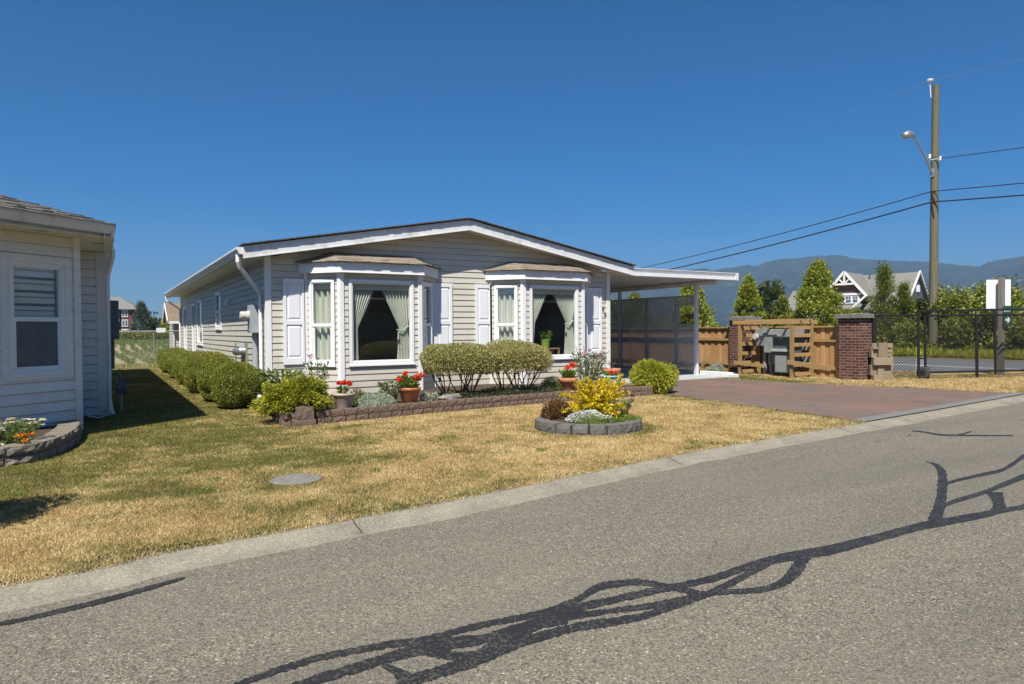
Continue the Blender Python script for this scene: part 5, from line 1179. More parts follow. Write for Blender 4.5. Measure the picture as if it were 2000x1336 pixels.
def grass(name, label, poly, n_try, hmin, hmax, dens):
    xs = [p[0] for p in poly]; ys = [p[1] for p in poly]
    x = RNG.uniform(min(xs), max(xs), n_try); y = RNG.uniform(min(ys), max(ys), n_try)
    q = np.stack([x, y, np.zeros(n_try)], 1) - CAM; d = q @ CF; s = q @ CR
    ok = inpoly(x, y, poly) & (d > 3) & (np.abs(s) < d * .80 + 2.0) & (RNG.random(n_try) < np.clip((dens / d) ** 1.6, .05, 1))
    ok &= ~inpoly(x, y, BEDP) & ~inpoly(x, y, LBP) & ~inpoly(x, y, HOUSEP) & (np.hypot(x - 3.17, y + 5.97) > .77) & (np.hypot((x + 1.17) / .25, (y + 7.17) / .25) > 1)
    x, y, d = x[ok], y[ok], d[ok]; n = len(x); dr = dry(x, y); dd = (RNG.random(n) < dr * .93 + .03).astype(float) * (.75 + .25 * RNG.random(n)); dd = np.where(dd > 0, dd, .12 * RNG.random(n))
    h = (hmin + (hmax - hmin) * RNG.random(n)) * (.75 + .5 * fbm(x * 1.7, y * 1.7)) ; w = .0028 * np.clip(d / 7, .9, 3.4)
    a = RNG.random(n) * 6.283; le = .25 + RNG.random(n) * 1.25; az = RNG.random(n) * 6.283
    T = np.stack([x + np.cos(az) * le * h, y + np.sin(az) * le * h, h * (1 - .33 * le)], 1); Sx = np.cos(a) * w; Sy = np.sin(a) * w; z0 = np.full(n, -.002)
    b0 = np.stack([x - Sx, y - Sy, z0], 1); b1 = np.stack([x + Sx, y + Sy, z0], 1); v = np.stack([b0, b1, T], 1).reshape(-1, 3); f = np.arange(3 * n).reshape(n, 3)
    o = np_mesh(name, v, f, M['blade'], None, (0, 0, 0), {'rnd': np.repeat(np.clip(RNG.random(n) * .75 + (fbm(x * 3.5 + 9, y * 3.5, 3) - .35) * .55, 0, 1), 3), 'dry': np.repeat(dd, 3)}); tag(o, label, 'grass', kind='stuff'); print(name, n); return o
lawn_g = [(x, y - .025 - .03 * vnoise(x * 6, 2.)) for x, y in lawn[:sum(1 for p in KERB if -9 <= p[0] <= 7.0)]] + lawn[sum(1 for p in KERB if -9 <= p[0] <= 7.0):]
grass('grass', 'short dry straw and green lawn grass around the house', lawn_g, 5200000, .012, .036, 7.8)
grass('grass', 'dry grass strip between the driveway and the wooden fence', strip, 1500000, .015, .05, 9)
# clover weeds and bits in the lawn
t = thing('clover', (-1.9, -8.0, 0), 'patches of small green weeds in the dry lawn', 'weeds'); tag(t, kind='stuff'); P = []
for k in range(10):
    x = random.uniform(-3.4, 2.5); y = random.uniform(-8.5, -5.5); 
    if y < kerb_y(x) + .15 or math.hypot(x + 1.17, y + 7.17) < .45: continue
    r = random.uniform(.04, .11); n = 70; a = RNG.random(n) * 6.28; q = r * np.sqrt(RNG.random(n)); P.append(np.stack([x + q * np.cos(a), y + q * np.sin(a) * .7, .018 + .02 * RNG.random(n)], 1))
P = np.vstack(P); leaf_obj('leaves', M['fresh'], P, unit(rdir(len(P)) + V3((0, 0, .4))), .018, .013, t)
t = thing('road_debris', (9, -9, RD), 'dry weeds and leaf litter in cracks of the road', 'debris'); tag(t, kind='stuff'); P = []
for cx, cy in ((6.44, -8.65), (5.74, -8.69), (5.42, -9.19), (9.4, -8.75), (10.3, -8.6)):
    n = 45; P.append(np.stack([cx + RNG.normal(size=n) * .09, cy + RNG.normal(size=n) * .025, RD + .004 + .02 * RNG.random(n)], 1))
P = np.vstack(P); leaf_obj('litter', M['santolina'], P, unit(rdir(len(P)) * V3((1, 1, .3))), .018, .008, t)
m = MB(); m.poly([(x, y, .006) for x, y in DRV]); tag(m.build('driveway', M['paver']), kind='structure')
m = MB(); ed = [(6.85, -7.76), (9.5, -7.50), (13.6, -7.06)]
for (xa, ya), (xb, yb) in zip(ed[:-1], ed[1:]): m.poly([(xa, ya, .012), (xb, yb, .012), (xb - .02, yb + .24, .012), (xa + .02, ya + .24, .012)])
tag(m.build('driveway_border', M['paver_edge']), kind='structure')
m = MB(); m.lathe((-1.17, -7.17, .0), [(.225, -.02), (.235, .008), (.22, .014), (.04, .016), (.035, .012)], 40); tag(m.build('utility_cover', M['cover'], None, (-1.17, -7.17, 0)), 'flat round grey concrete utility cover sunk in the lawn', 'utility cover')
# rear street beyond the fence, crop field behind the houses
m = MB(); m.poly([(19.0, -60, -.03), (29.0, -60, -.03), (29.0, 160, -.03), (19.0, 160, -.03)]); rmat = mottled('rear_street_asphalt', (.12, .125, .135), (.16, .165, .17), 1.2, .9, .3, 90); tag(m.build('rear_street', rmat), kind='structure')
m = MB()
for q in (23.15, ): m.box(q, q + .12, -60, 160, -.03, -.024)
tag(m.build('lane_marking', M['ink_white']), kind='structure')
m = MB(); m.poly([(29.0, -60, -.02), (60, -60, -.02), (60, 160, -.02), (29.0, 160, -.02)]); vmat = mottled('dry_verge', (.20, .15, .06), (.34, .25, .11), 1.5, .95, .5, 30); tag(m.build('verge', vmat), kind='structure')
m = MB(); m.poly([(-45, 17.1, -.02), (18.4, 17.1, -.02), (18.4, 104, -.02), (-45, 104, -.02)]); fmat = mottled('field_soil', (.24, .185, .12), (.36, .285, .19), .9, .95, .6, 12, detail=8); tag(m.build('crop_field', fmat), kind='structure')
P = []; 
for k, x in enumerate(np.arange(-16, 8, .78)):
    n = 1500; y = 17.9 + 82 * RNG.random(n) ** 1.6; P.append(np.stack([x + RNG.normal(size=n) * .06 + .3 * np.sin(y * .11), y, .26 * RNG.random(n) ** 1.2 * (.75 + .5 * vnoise(y * .5, y * 0 + k))], 1))
P = np.vstack(P); n = len(P); dist = P[:, 1] + 14
leaf_obj('crop_rows', M['corn'], P, unit(rdir(n) * .8 + V3((0, 0, .7))),   .17 * np.clip(dist / 50, .9, 2.2), .032 * np.clip(dist / 40, .9, 3), None, (0, 17, 0)); tag(bpy.data.objects['crop_rows'], 'rows of young green crops in the field behind the houses', 'crops', kind='stuff')
t = thing('field_margin', (-8, 17.2, 0), 'rough grass margin at the near edge of the crop field', 'grass'); tag(t, kind='stuff'); n = 11000
P = np.stack([-16 + 16 * RNG.random(n), 16.3 + 1.7 * RNG.random(n), .06 * RNG.random(n)], 1); leaf_obj('blades', M['willow'], P, unit(rdir(n) * .5 + V3((0, 0, 1))), .16, .014, t)
# ------------------------------------------------------------------ fences, pillars, cabinets on the right
def boards(m, y0, y1, x, zb=.0, zt=1.40, w=.14):
    y = y0; k = 0
    while y < y1 - .02:
        e = min(y + w, y1); dx = .0 if k % 2 == 0 else .022; m.box(x + dx, x + dx + .018, y + .003 - (.02 if k % 2 else 0), e - .003 + (.02 if k % 2 else 0), zb, zt - random.uniform(0, .012)); y = e; k += 1
def wood_fence(label, y0, y1, x=14.65):
    t = thing('wooden_fence', (x, y0, 0), label, 'fence', 'cedar board fences along the rear street')
    m = MB(); boards(m, y0, y1, x); m.build('boards', M['cedar_v'], t)
    for z, h in ((1.04, .09), (.26, .09)): m = MB(); m.box(x - .05, x - .002, y0, y1, z - h / 2, z + h / 2); m.build('rail', M['cedar_y'], t)
    m = MB(); m.box(x - .06, x + .06, y0, y1, 1.40, 1.44); m.build('cap_rail', M['cedar_y'], t)
    y = y0 + .06
    while y < y1:
        m = MB(); m.box(x - .14, x - .052, y - .045, y + .045, -.03, 1.395); m.build('post', M['cedar_post'], t); y += 2.4
    return t
wood_fence('long cedar board fence left of the brick pillars, partly behind the lattice', 1.47, 13.5)
wood_fence('short cedar board fence panel between the two brick pillars', -2.30, .82)
def pillar(cx, cy, label, h=1.64):
    t = thing('brick_pillar', (cx, cy, 0), label, 'pillar', 'brick gate pillars with concrete caps')
    m = MB(); s = .31; m.box(cx - s, cx + s, cy - s, cy + s, -.05, h); m.build('brick_shaft', M['brick'], t, bevel=.008)
    m = MB(); v, f = [], []
    s2 = .385; n = 10
    for k in range(n + 1):
        for j in range(n + 1): v.append((cx - s2 + 2 * s2 * k / n, cy - s2 + 2 * s2 * j / n, h + .105 + random.uniform(-.008, .008) + .02 * (1 - abs(2 * j / n - 1) ** 3) * (1 - abs(2 * k / n - 1) ** 3)))
    for k in range(n):
        for j in range(n): a = k * (n + 1) + j; f.append((a, a + n + 1, a + n + 2, a + 1))
    m.add(v, f); i = len(m.v)
    edge = [(k * (n + 1)) for k in range(n + 1)] + [n * (n + 1) + j for j in range(1, n + 1)] + [k * (n + 1) + n for k in range(n - 1, -1, -1)] + [j for j in range(n - 1, 0, -1)]
    base = i; 
    for e in edge: m.v.append((v[e][0] + random.uniform(-.006, .006), v[e][1] + random.uniform(-.006, .006), h + .001))
    for q in range(len(edge)): a, b = edge[q], edge[(q + 1) % len(edge)]; m.f.append((a, b, base + (q + 1) % len(edge), base + q)); m.m.append(0)
    m.f.append(tuple(range(base, base + len(edge)))); m.m.append(0)
    m.build('capstone', M['capstone'], t); return t
pillar(14.72, 1.14, 'brick pillar with concrete cap behind the timber enclosure, farther from the gate')
pillar(14.72, -2.62, 'brick pillar with concrete cap beside the black gate')
# timber enclosure around the electrical cabinets
t = thing('timber_enclosure', (13.7, -.5, 0), 'open timber frame with slatted sides around the grey electrical cabinets', 'enclosure')
YL, YR, XF, XB = .42, -1.385, 13.70, 14.55
for x, y in ((XF, YL), (XF, YR), (XB, YL), (XB, YR)): m = MB(); m.box(x - .045, x + .045, y - .045, y + .045, -.03, 1.50); m.build('post', M['cedar_post'], t, bevel=.004)
m = MB(); m.box(XF - .055, XF + .055, YR - .06, YL + .24, 1.501, 1.62); m.build('front_beam', M['cedar_y'], t, bevel=.004)
for y in (YR, YR + .62, YR + 1.22, YL): m = MB(); m.box(XF - .02, XB + .18, y - .02, y + .02, 1.621, 1.66) if False else m.box(XF + .056, XB + .25, y - .02, y + .02, 1.51, 1.61); m.build('rafter', M['cedar_x'], t)
m = MB()
for k in range(5): m.box(XF + .12 + k * .2, XF + .16 + k * .2, YR - .1, YL + .1, 1.612, 1.65) if k in (1, 3) else None
m.build('cross_slats', M['cedar_y'], t)
for y, sg in ((YL, 1), (YR, -1)):
    for z in (.10, .36, .64, .92, 1.18, 1.40): m = MB(); m.box(XF + .047, XB + .03, y - .012, y + .012, z - .05, z + .05); m.build('side_slat', M['cedar_x'], t)
m = MB(); m.beam((XF - .06, .60, .36), (XF - .06, -.50, .30), .04, .10); tag(m.build('timber_board', M['cedar_y'], None, (XF, 0, .3)), 'loose timber board nailed low across the left front of the enclosure', 'board', 'loose low boards on the enclosure')
m = MB(); m.beam((XF - .07, -1.30, .44), (XF - .10, -2.62, .32), .045, .12); tag(m.build('timber_board', M['cedar_y'], None, (XF, -2, .3)), 'pale sloping timber board fixed from the enclosure towards the right pillar', 'board', 'loose low boards on the enclosure')
t = thing('meter_cabinet', (14.36, .26, .8), 'pale grey electric meter cabinet with round glass meter in the enclosure', 'electrical cabinet')
m = MB(); m.box(14.28, 14.55, .04, .36, .86, 1.38); m.build('cabinet', M['cab_grey'], t, bevel=.012)
m = MB(); m.tube([(14.28, .27, 1.14), (14.22, .27, 1.14), (14.16, .27, 1.14)], [.10, .10, .085], 18); m.build('meter_dial', M['glassgrey'], t)
m = MB(); m.tube([(14.42, .10, .86), (14.42, .10, .2), (14.42, .10, -.02)], .055, 10); m.tube([(14.42, -.12, .7), (14.42, -.12, .1), (14.42, -.2, -.02)], .05, 10); m.build('conduit', M['cab_grey'], t)
t = thing('switch_cabinet', (14.4, -.55, .6), 'wide grey switch cabinet hung at the back of the enclosure', 'electrical cabinet')
m = MB(); m.box(14.40, 14.60, -1.15, .02, .98, 1.36); m.box(14.24, 14.55, -.44, .0, .66, 1.20); m.box(14.42, 14.58, -.9, .0, .30, .98); m.build('cabinet', M['cab_grey'], t, bevel=.012)
t = thing('transformer_cabinet', (14.0, -.86, .1), 'dark and pale grey free standing electrical cabinet at the enclosure front', 'electrical cabinet')
m = MB(); m.box(13.93, 14.38, -1.20, -.56, .62, 1.12); m.box(13.95, 14.36, -1.17, -.60, .10, .62); m.build('cabinet', M['cab_dark'], t, bevel=.012)
m = MB(); m.hexa([(13.87, -1.22, .72), (13.87, -.54, .72), (13.93, -.54, .72), (13.93, -1.22, .72), (13.90, -1.22, .80), (13.90, -.54, .80), (13.93, -.54, .80), (13.93, -1.22, .80)]); m.box(13.91, 13.949, -1.12, -.66, .13, .60); m.box(13.90, 14.40, -1.22, -.54, 1.121, 1.15); m.build('door', M['cab_grey'], t, bevel=.005)
m = MB(); m.box(13.921, 13.929, -.90, -.82, 1.08, 1.11); m.build('warning_label', M['yolk'], t)
m = MB(); m.box(14.50, 14.56, -1.30, -1.10, .75, 1.05); m.box(14.50, 14.56, -1.30, -1.12, 1.14, 1.32); m.box(14.50, 14.56, -1.30, -1.12, .35, .62); tag(m.build('terminal_boxes', M['cab_grey'], None, (14.53, -1.2, .35)), 'small grey terminal boxes on the fence behind the slatted side', 'electrical box')
mound('lavender', 'grey green lavender mound at the foot of the cedar fence', (14.35, 2.0, -.02), (.25, .34, .24), 1700, .07, .012, M['silver'], seed=71, up=.9)
t = thing('dry_canes', (14.5, 2.75, 0), 'thin straw coloured canes leaning on the cedar fence', 'canes'); m = MB()
for k, (a, b) in enumerate(((.1, .75), (-.15, .6), (.2, .4), (-.05, .65))): m.tube([(14.42, 2.6 + .05 * k, -.02), (14.5, 2.6 + a * .6, b * .6), (14.58, 2.6 + a, b)], [.012, .01, .005], 5)
m.build('canes', M['pale_wood'], t)
# stack of offcut timbers
t = thing('timber_stack', (15.02, -3.1, 0), 'stacked pale timber offcuts nailed into a rough block beside the brick pillar', 'timber stack')
G = Fr((14.70, -2.98, 0), (.86, -.51, 0), (-.51, -.86, 0)); m = MB()
for q in ((.04, .30, .0, .13, 0, .20), (.30, .58, .0, .13, -.02, .17), (.0, .16, .13, .40, .0, .12), (.17, .34, .13, .38, .02, .15), (.35, .58, .13, .39, -.04, .11), (.03, .52, .40, .60, .06, .22), (.53, .62, .30, .62, -.1, .08), (.0, .05, .60, .86, .02, .16), (.02, .16, .82, .87, .05, .2), (.06, .17, .60, .81, .0, .12), (.18, .42, .60, .98, .02, .17), (.05, .175, .87, .97, .0, .1), (.43, .53, .62, .70, .02, .15), (.43, .55, .72, .83, 0, .13), (.43, .56, .85, .97, .01, .16), (.56, .63, .62, .93, -.16, .02)): m.lbox(G, *q)
m.build('offcuts', M['pale_wood'], t, bevel=.006)
# black chain-link gate
GP, GD = V3((14.96, -2.98, 0)), V3((.925, -.38, 0)); GD /= np.linalg.norm(GD); GN = V3((GD[1], -GD[0], 0))
def gp(a, z, c=0.0): return GP + GD * a + GN * c + V3((0, 0, z))
def mesh_net(a0, a1, z0, z1, c, name, parent, pitch=.082):
    m = MB(); H = z1 - z0; f = lambda a, z: gp(a, z, c)
    for sg in (1, -1):
        k = a0 - H
        while k < a1:
            ya, yb = max(a0, k), min(a1, k + H)
            if yb > ya:
                za, zb = z0 + ya - k, z0 + yb - k
                if sg < 0: za, zb = z0 + z1 - za, z0 + z1 - zb
                m.beam(f(ya, za) + GN * .002 * sg, f(yb, zb) + GN * .002 * sg, .0075, .0075)
            k += pitch
    return m.build(name, M['black'], parent, autouv=False)
t = thing('black_fence_section', tuple(GP), 'short black chain link section between brick pillar and sliding gate', 'fence')
m = MB(); m.tube([gp(0, -.02), gp(0, 1.80)], .055, 10); m.tube([gp(0, 1.80), gp(0, 1.84)], [.062, .03], 10); m.build('post', M['black'], t)
m = MB(); m.tube([gp(.0, 1.71), gp(1.25, 1.72)], .022, 8); m.build('top_rail', M['black'], t)
mesh_net(.05, 1.22, .06, 1.70, 0, 'chain_link', t)
t = thing('sliding_gate', tuple(gp(1.3, 0, .12)), 'long black chain link sliding gate on a small rubber wheel', 'gate')
def gt_(a, z): return gp(a, z, .12)
m = MB()
for p, q, r in ((gt_(1.22, .11), gt_(1.20, 1.84), .036), (gt_(1.22, 1.82), gt_(6.6, 1.88), .028), (gt_(1.45, 1.70), gt_(6.6, 1.72), .028), (gt_(1.56, .17), gt_(6.6, .19), .030), (gt_(1.42, .16), gt_(1.40, 1.71), .033), (gt_(2.98, .0), gt_(2.95, 1.71), .040), (gt_(1.22, .55), gt_(1.45, .55), .022), (gt_(3.55, .1), gt_(3.50, 1.84), .036), (gt_(5.4, .19), gt_(5.38, 1.86), .036), (gt_(1.50, -.01), gt_(1.50, .30), .033)): m.tube([p, q], r, 10)
m.build('gate_frame', M['black'], t)
mesh_net(1.45, 6.5, .2, 1.70, .12, 'chain_link', t)
m = MB(); c = gt_(1.36, .165); a_ = np.linspace(0, 2 * math.pi, 25); W = unit(np.array([GD * .55 + GN * .83]))[0]; N2 = np.cross(W, V3((0, 0, 1)))
w_ = MB(); w_.tube([c - N2 * .055, c - N2 * .045, c + N2 * .045, c + N2 * .055], [.12, .165, .165, .12], 24); wh = w_.build('wheel', M['rubber'], t, bevel=.012)
w_ = MB(); w_.tube([c - N2 * .062, c + N2 * .062], .07, 16); w_.tube([c, c + GD * .12], .015, 6); w_.build('rim', M['black'], wh)
# sign post beyond the gate
t = thing('sign_post', (19.25, -4.11, 0), 'weathered square timber post behind the black gate', 'post'); m = MB(); m.box(19.185, 19.315, -4.175, -4.045, -.05, 2.76); m.build('post', M['post_wood'], t, bevel=.008)
FSg = Fr((19.25, -4.11, 0), (.80, -.60, 0), (-.60, -.80, 0))
t = thing('road_sign', tuple(FSg(0, 2.3, -.16)), 'white rectangular road sign seen from its blank back', 'sign'); m = MB(); m.lbox(FSg, -.33, .33, 1.90, 2.73, -.150, -.142); m.build('panel', M['sign_white'], t)
m = MB()
for z in (2.1, 2.55): m.lbox(FSg, -.02, .02, z, z + .02, -.141, -.10)
m.build('bolt', M['galv'], t)
t = thing('exit_sign', tuple(FSg(.06, 1.65, .13)), 'small green exit sign with white arrow on the timber post', 'sign')
m = MB(); m.lbox(FSg, -.02, .20, 1.40, 1.97, .118, .125); pn = m.build('panel', M['sign_green'], t)
text('EXIT', .095, FSg, .09, 1.83, .1265, M['ink_white'], pn, 'lettering', .001)
m = MB(); m.ext([FSg(a, z, .1255) for a, z in ((.03, 1.54), (.10, 1.54), (.09, 1.46), (.165, 1.575), (.09, 1.69), (.10, 1.61), (.03, 1.61))], FSg.n * .002); m.build('arrow', M['ink_white'], pn)

# ------------------------------------------------------------------ utility pole and lines
PX, PYy = 31.4, 4.1
t = thing('utility_pole', (PX, PYy, -.05), 'tall weathered wooden utility pole with a street lamp arm', 'utility pole')
m = MB(); m.tube([(PX, PYy + .03, -.1), (PX, PYy, 4), (PX, PYy - .02, 8.5), (PX + .01, PYy - .05, 12.87)], [.205, .19, .17, .145], 14); m.build('pole', M['pole_wood'], t, smooth=False)
m = MB(); m.tube([(PX - .12, PYy, 8.62), (PX - .7, PYy, 9.3), (PX - 1.6, PYy, 10.12), (PX - 1.85, PYy, 10.22)], [.05, .045, .04, .04], 8); m.rbox((PX - .17, PYy, 8.7), (.06, .2, .42)); la = m.build('lamp_arm', M['galv'], t)
m = MB(); m.tube([(PX - 1.75, PYy, 10.23), (PX - 1.95, PYy, 10.25), (PX - 2.25, PYy, 10.22), (PX - 2.5, PYy, 10.12), (PX - 2.55, PYy, 10.08)], [.07, .14, .19, .15, .04], 12); m.build('lamp_head', M['galv'], la, smooth=True)
m = MB(); m.tube([(PX - .08, PYy + .12, 12.3), (PX - .10, PYy + .16, 13.05)], .022, 6); m.tube([(PX - .10, PYy + .16, 13.02), (PX - .10, PYy + .16, 13.08), (PX - .10, PYy + .16, 13.16), (PX - .10, PYy + .16, 13.2)], [.05, .14, .15, .05], 10); m.build('insulator', M['ink_white'], t)
m = MB(); m.tube([(PX - .15, PYy + .1, 9.32), (PX - .15, PYy - .35, 9.30)], .02, 6); m.tube([(PX - .15, PYy - .35, 9.22), (PX - .15, PYy - .35, 9.4)], .06, 8); m.tube([(PX - .17, PYy + .12, 9.4), (PX - .17, PYy + .12, 9.6)], .06, 8); m.build('bracket', M['ink_white'], t)
m = MB(); m.tube([(PX - .2, PYy, 7.32), (PX - .22, PYy - .05, 7.0), (PX - .2, PYy - .1, 6.6)], .02, 5); m.tube([(PX - .17, PYy, 7.82), (PX - .24, PYy - .06, 7.66), (PX - .2, PYy - .12, 7.34)], .02, 5); m.build('jumper_cable', M['wire'], t)
def line(label, z0, r, mat, slope, curv, right_slope, x=PX - .18, y0=PYy, ylen=62):
    t = thing('overhead_line', (x, y0, z0), label, 'overhead line', 'overhead lines along the rear street'); pts = []
    for s in np.linspace(-24, 0, 9)[:-1]: pts.append((x, y0 + s, z0 + right_slope * s + .0012 * s * (s + 24)))
    for s in np.linspace(0, ylen, 40): pts.append((x, y0 + s, z0 - slope * s + curv * s * s))
    m = MB(); m.tube(pts, r, 6, False); m.build('cable', mat, t, autouv=False); return t
line('thick black overhead cable, lowest of the lines on the pole', 7.32, .034, M['wire'], .128, .0014, .062)
line('black overhead cable just above the lowest line', 7.82, .023, M['wire'], .125, .0014, .058)
line('thin pale conductor attached below the street lamp bracket', 9.5, .007, M['wire_light'], .09, .0012, .06)
line('thin pale conductor running from the insulator on the pole top', 13.1, .007, M['wire_light'], .10, .0014, .07)
t = thing('overhead_line', (PX - .18, PYy - .35, 9.3), 'twisted dark service drop leaving the pole bracket to the right', 'overhead line', 'overhead lines along the rear street'); m = MB(); m.tube([(PX - .16, PYy - .35 + s, 9.3 + .055 * s + .0012 * s * (s + 24)) for s in np.linspace(-24, 0, 12)], .018, 6, False); m.build('cable', M['wire'], t, autouv=False)

# ------------------------------------------------------------------ trees and shrubs beyond the rear street
GT = 'young trees beyond the rear street'
tree('columnar_tree', 'bright columnar tree rising above the left brick pillar', 31.8, 15.4, 4.45, .95, P_COL, 15000, .15, .075, M['tree_bright'], GT, 0, .2, 110, 81, .75)
tree('columnar_tree', 'broad bright tree in front of the gabled house, left of its dormer', 31.6, 10.4, 4.75, 1.35, P_COL, 22000, .15, .085, M['tree_bright'], GT, 0, .2, 150, 82, .55)
tree('columnar_tree', 'bright columnar tree just behind the front carport post', 31.8, 20.3, 4.35, 1.55, P_COL, 20000, .16, .085, M['tree_bright'], GT, 0, .2, 150, 83, .75)
tree('columnar_tree', 'bright leafy tree seen above the lattice near the house wall', 31.8, 30.6, 4.6, 2.0, P_COL, 14000, .19, .10, M['tree_bright'], GT, 0, .2, 120, 84, .7)
tree('columnar_tree', 'small rounded tree over the lattice top left of the carport post', 31.8, 26.0, 3.75, 1.3, P_COL, 9000, .18, .09, M['tree_mid'], GT, 0, .2, 90, 85, .6)
tree('small_tree', 'small bushy tree above the enclosure between two tall bright trees', 31.8, 12.9, 3.05, .75, P_COL, 8000, .13, .07, M['tree_mid'], GT, 0, .2, 70, 86, .7)
tree('dark_tree', 'dark green tree just right of the columnar tree over the left pillar', 35, 16.3, 4.3, 1.0, P_ROUND, 10000, .17, .09, M['tree_dark'], GT, 0, .4, 90, 87, .4)
tree('conifer', 'pale green conifer with a leaning tip right of the gabled dormer', 31.7, 6.7, 4.35, 1.25, P_CON, 14000, .13, .03, M['conifer'], GT, 0, .1, 160, 88, .5, 'tree', .8)
tree('conifer', 'shorter second conifer crown beside the leaning tipped conifer', 32.0, 5.85, 3.5, 1.0, P_CON, 10000, .13, .03, M['conifer'], GT, 0, .1, 110, 89, .5, 'tree', .8)
tree('small_tree', 'low leafy bush in front of the gabled house windows', 31.6, 8.35, 2.15, .9, P_ROUND, 9000, .13, .07, M['tree_mid'], GT, 0, .1, 90, 90, .6)
GS = 'roadside shrubs behind the black gate'
SH = [(32.4, 3.9, 1.7, 2.89, 'tall roadside shrub right of the utility pole foot'), (31.9, 1.6, 1.8, 3.03, 'tallest roadside shrub, between the pole and the blank sign'), (32.2, -.9, 1.9, 3.18, 'roadside shrub behind the blank road sign'), (32.2, -3.4, 1.9, 2.66, 'roadside shrub at the right edge behind the gate'), (32.6, 5.6, 1.4, 2.44, 'roadside shrub just left of the utility pole'), (31.3, 7.2, 1.2, 1.63, 'low roadside shrub under the conifers'), (31.0, 5.0, 1.1, 1.41, 'low roadside shrub at the pole foot, left side'), (30.9, 2.6, 1.3, 1.55, 'low roadside shrub right of the pole behind the gate mesh'), (30.9, .2, 1.3, 1.63, 'low roadside shrub under the blank sign'), (30.9, -2.2, 1.4, 1.63, 'low roadside shrub at the far right behind the gate'), (31.6, 11.9, 1.1, 1.41, 'low roadside shrub above the short fence panel'), (31.4, 9.4, 1.2, 1.48, 'low roadside shrub behind the right brick pillar'), (34.0, -5.5, 2.2, 2.74, 'roadside shrub outside the right edge'), (31.5, 14.2, 1.2, 1.29, 'low roadside shrub over the enclosure beam'), (31.6, 18.0, 1.4, 1.41, 'low roadside shrub right of the carport post'), (31.8, 23.5, 1.7, 1.78, 'roadside shrub seen through the lattice')]
for k, (x, y, r, h, lab) in enumerate(SH):
    tree('roadside_shrub', lab, x, y, h, r, lambda u: (1 - .55 * u ** 2) * (.75 + .25 * math.sin(u * 9 + k)), 12000 if k < 5 else 7500, .14, .085, M['tree_mid'], GS, -.02, .0, 120 if k < 5 else 80, 100 + k, .35, 'shrub')
t = thing('verge_grass', (30.2, 0, 0), 'tall dry roadside grass at the foot of the shrubs', 'grass'); tag(t, kind='stuff'); n = 14000
P = np.stack([29.1 + 1.3 * RNG.random(n), -8 + 22 * RNG.random(n), .25 * RNG.random(n)], 1); leaf_obj('blades', M['goldthread'], P, unit(rdir(n) * .5 + V3((0, 0, 1))), .25, .018, t)
# ------------------------------------------------------------------ the gabled house beyond the trees
M['cedar_shake'] = m_siding('brown_shake_wall', (.11, .07, .048)); M['blue_grey'] = m_siding('blue_grey_wall', (.10, .115, .14)); M['red_clad'] = m_siding('dark_red_cladding', (.17, .045, .04)); M['tan_wall'] = m_siding('tan_stucco', (.36, .32, .27)); M['brown_wall'] = m_siding('brown_stucco', (.22, .185, .155))
gh = thing('gabled_house', (62.7, 28.9, 0), 'large grey roofed house with white trimmed dormer gable beyond the trees', 'house')
ua = V3((.226, -.974, 0)); HF = Fr((62.7, 28.9, 0), ua, (-.974, -.226, 0))       # a along the front, c towards the viewer
def gq(a, z, c): return HF(a, z, c)
m = MB(); m.lbox(HF, -7.2, 5.1, 0, 3.3, -7.9, -.3); m.lbox(HF, -1.7, 1.8, 0, 3.0, -.3, 1.2); m.build('wall', M['blue_grey'], gh)
m = MB()    # main roof with ridge parallel to the front
rid, eav = 6.9, 3.2
def slab(P, th=.14): m.hexa([tuple(V3(p) - V3((0, 0, th))) for p in P] + P)
slab([gq(-1, eav, .2), gq(5.4, eav, .2), gq(5.4, rid, -4), gq(.0, rid, -4)]); slab([gq(5.4, eav, -8.3), gq(-1, eav, -8.3), gq(.0, rid, -4), gq(5.4, rid, -4)])
slab([gq(-7.2, 3.1, -.2), gq(-.9, 3.1, -.2), gq(-.9, 5.5, -3), gq(-7.0, 5.5, -3)]); slab([gq(-.9, 3.1, -6), gq(-7.2, 3.1, -6), gq(-7.0, 5.5, -3), gq(-.9, 5.5, -3)])
slab([gq(-2.05, 4.55, 1.0), gq(0, 7.0, 1.0), gq(0, 7.0, -4), gq(-2.05, 4.55, -4)]); slab([gq(0, 7.0, 1.0), gq(2.05, 4.55, 1.0), gq(2.05, 4.55, -4), gq(0, 7.0, -4)])
slab([gq(-1.6, 3.05, 1.9), gq(1.6, 3.05, 1.9), gq(1.6, 3.8, .5), gq(-1.6, 3.8, .5)])
slab([gq(5.3, 2.6, -1), gq(6.6, 2.6, -1), gq(6.6, 3.9, -5), gq(5.3, 3.9, -5)])
m.build('roof', M['shingle_far'], gh)
m = MB(); m.ext([gq(-1.85, 4.0, .7), gq(1.85, 4.0, .7), gq(1.85, 4.7, .7), gq(0, 6.85, .7), gq(-1.85, 4.7, .7)], -HF.n * 4); dm = m.build('dormer', M['cedar_shake'], gh)
m = MB(); T = lambda a0, z0, a1, z1, c, w=.24: m.beam(gq(a0, z0, c), gq(a1, z1, c), .12, w)
T(-2.15, 4.45, 0, 6.98, 1.05, .24); T(2.15, 4.45, 0, 6.98, 1.05, .24); T(-.95, 5.75, .95, 5.75, 1.02, .18); T(0, 5.75, 0, 6.9, 1.02, .18); T(-.05, 5.78, -.52, 6.3, 1.02, .12); T(.05, 5.78, .52, 6.3, 1.02, .12); T(-1.6, 4.72, 1.6, 4.72, .78, .22); T(1.1, 3.4, 2.3, 4.5, 1.68, .18)
m.build('gable_trim', M['white'], dm)
m = MB(); m.lbox(HF, -1.42, 1.42, 3.78, 4.58, .701, .78); m.build('window_surround', M['white'], dm)
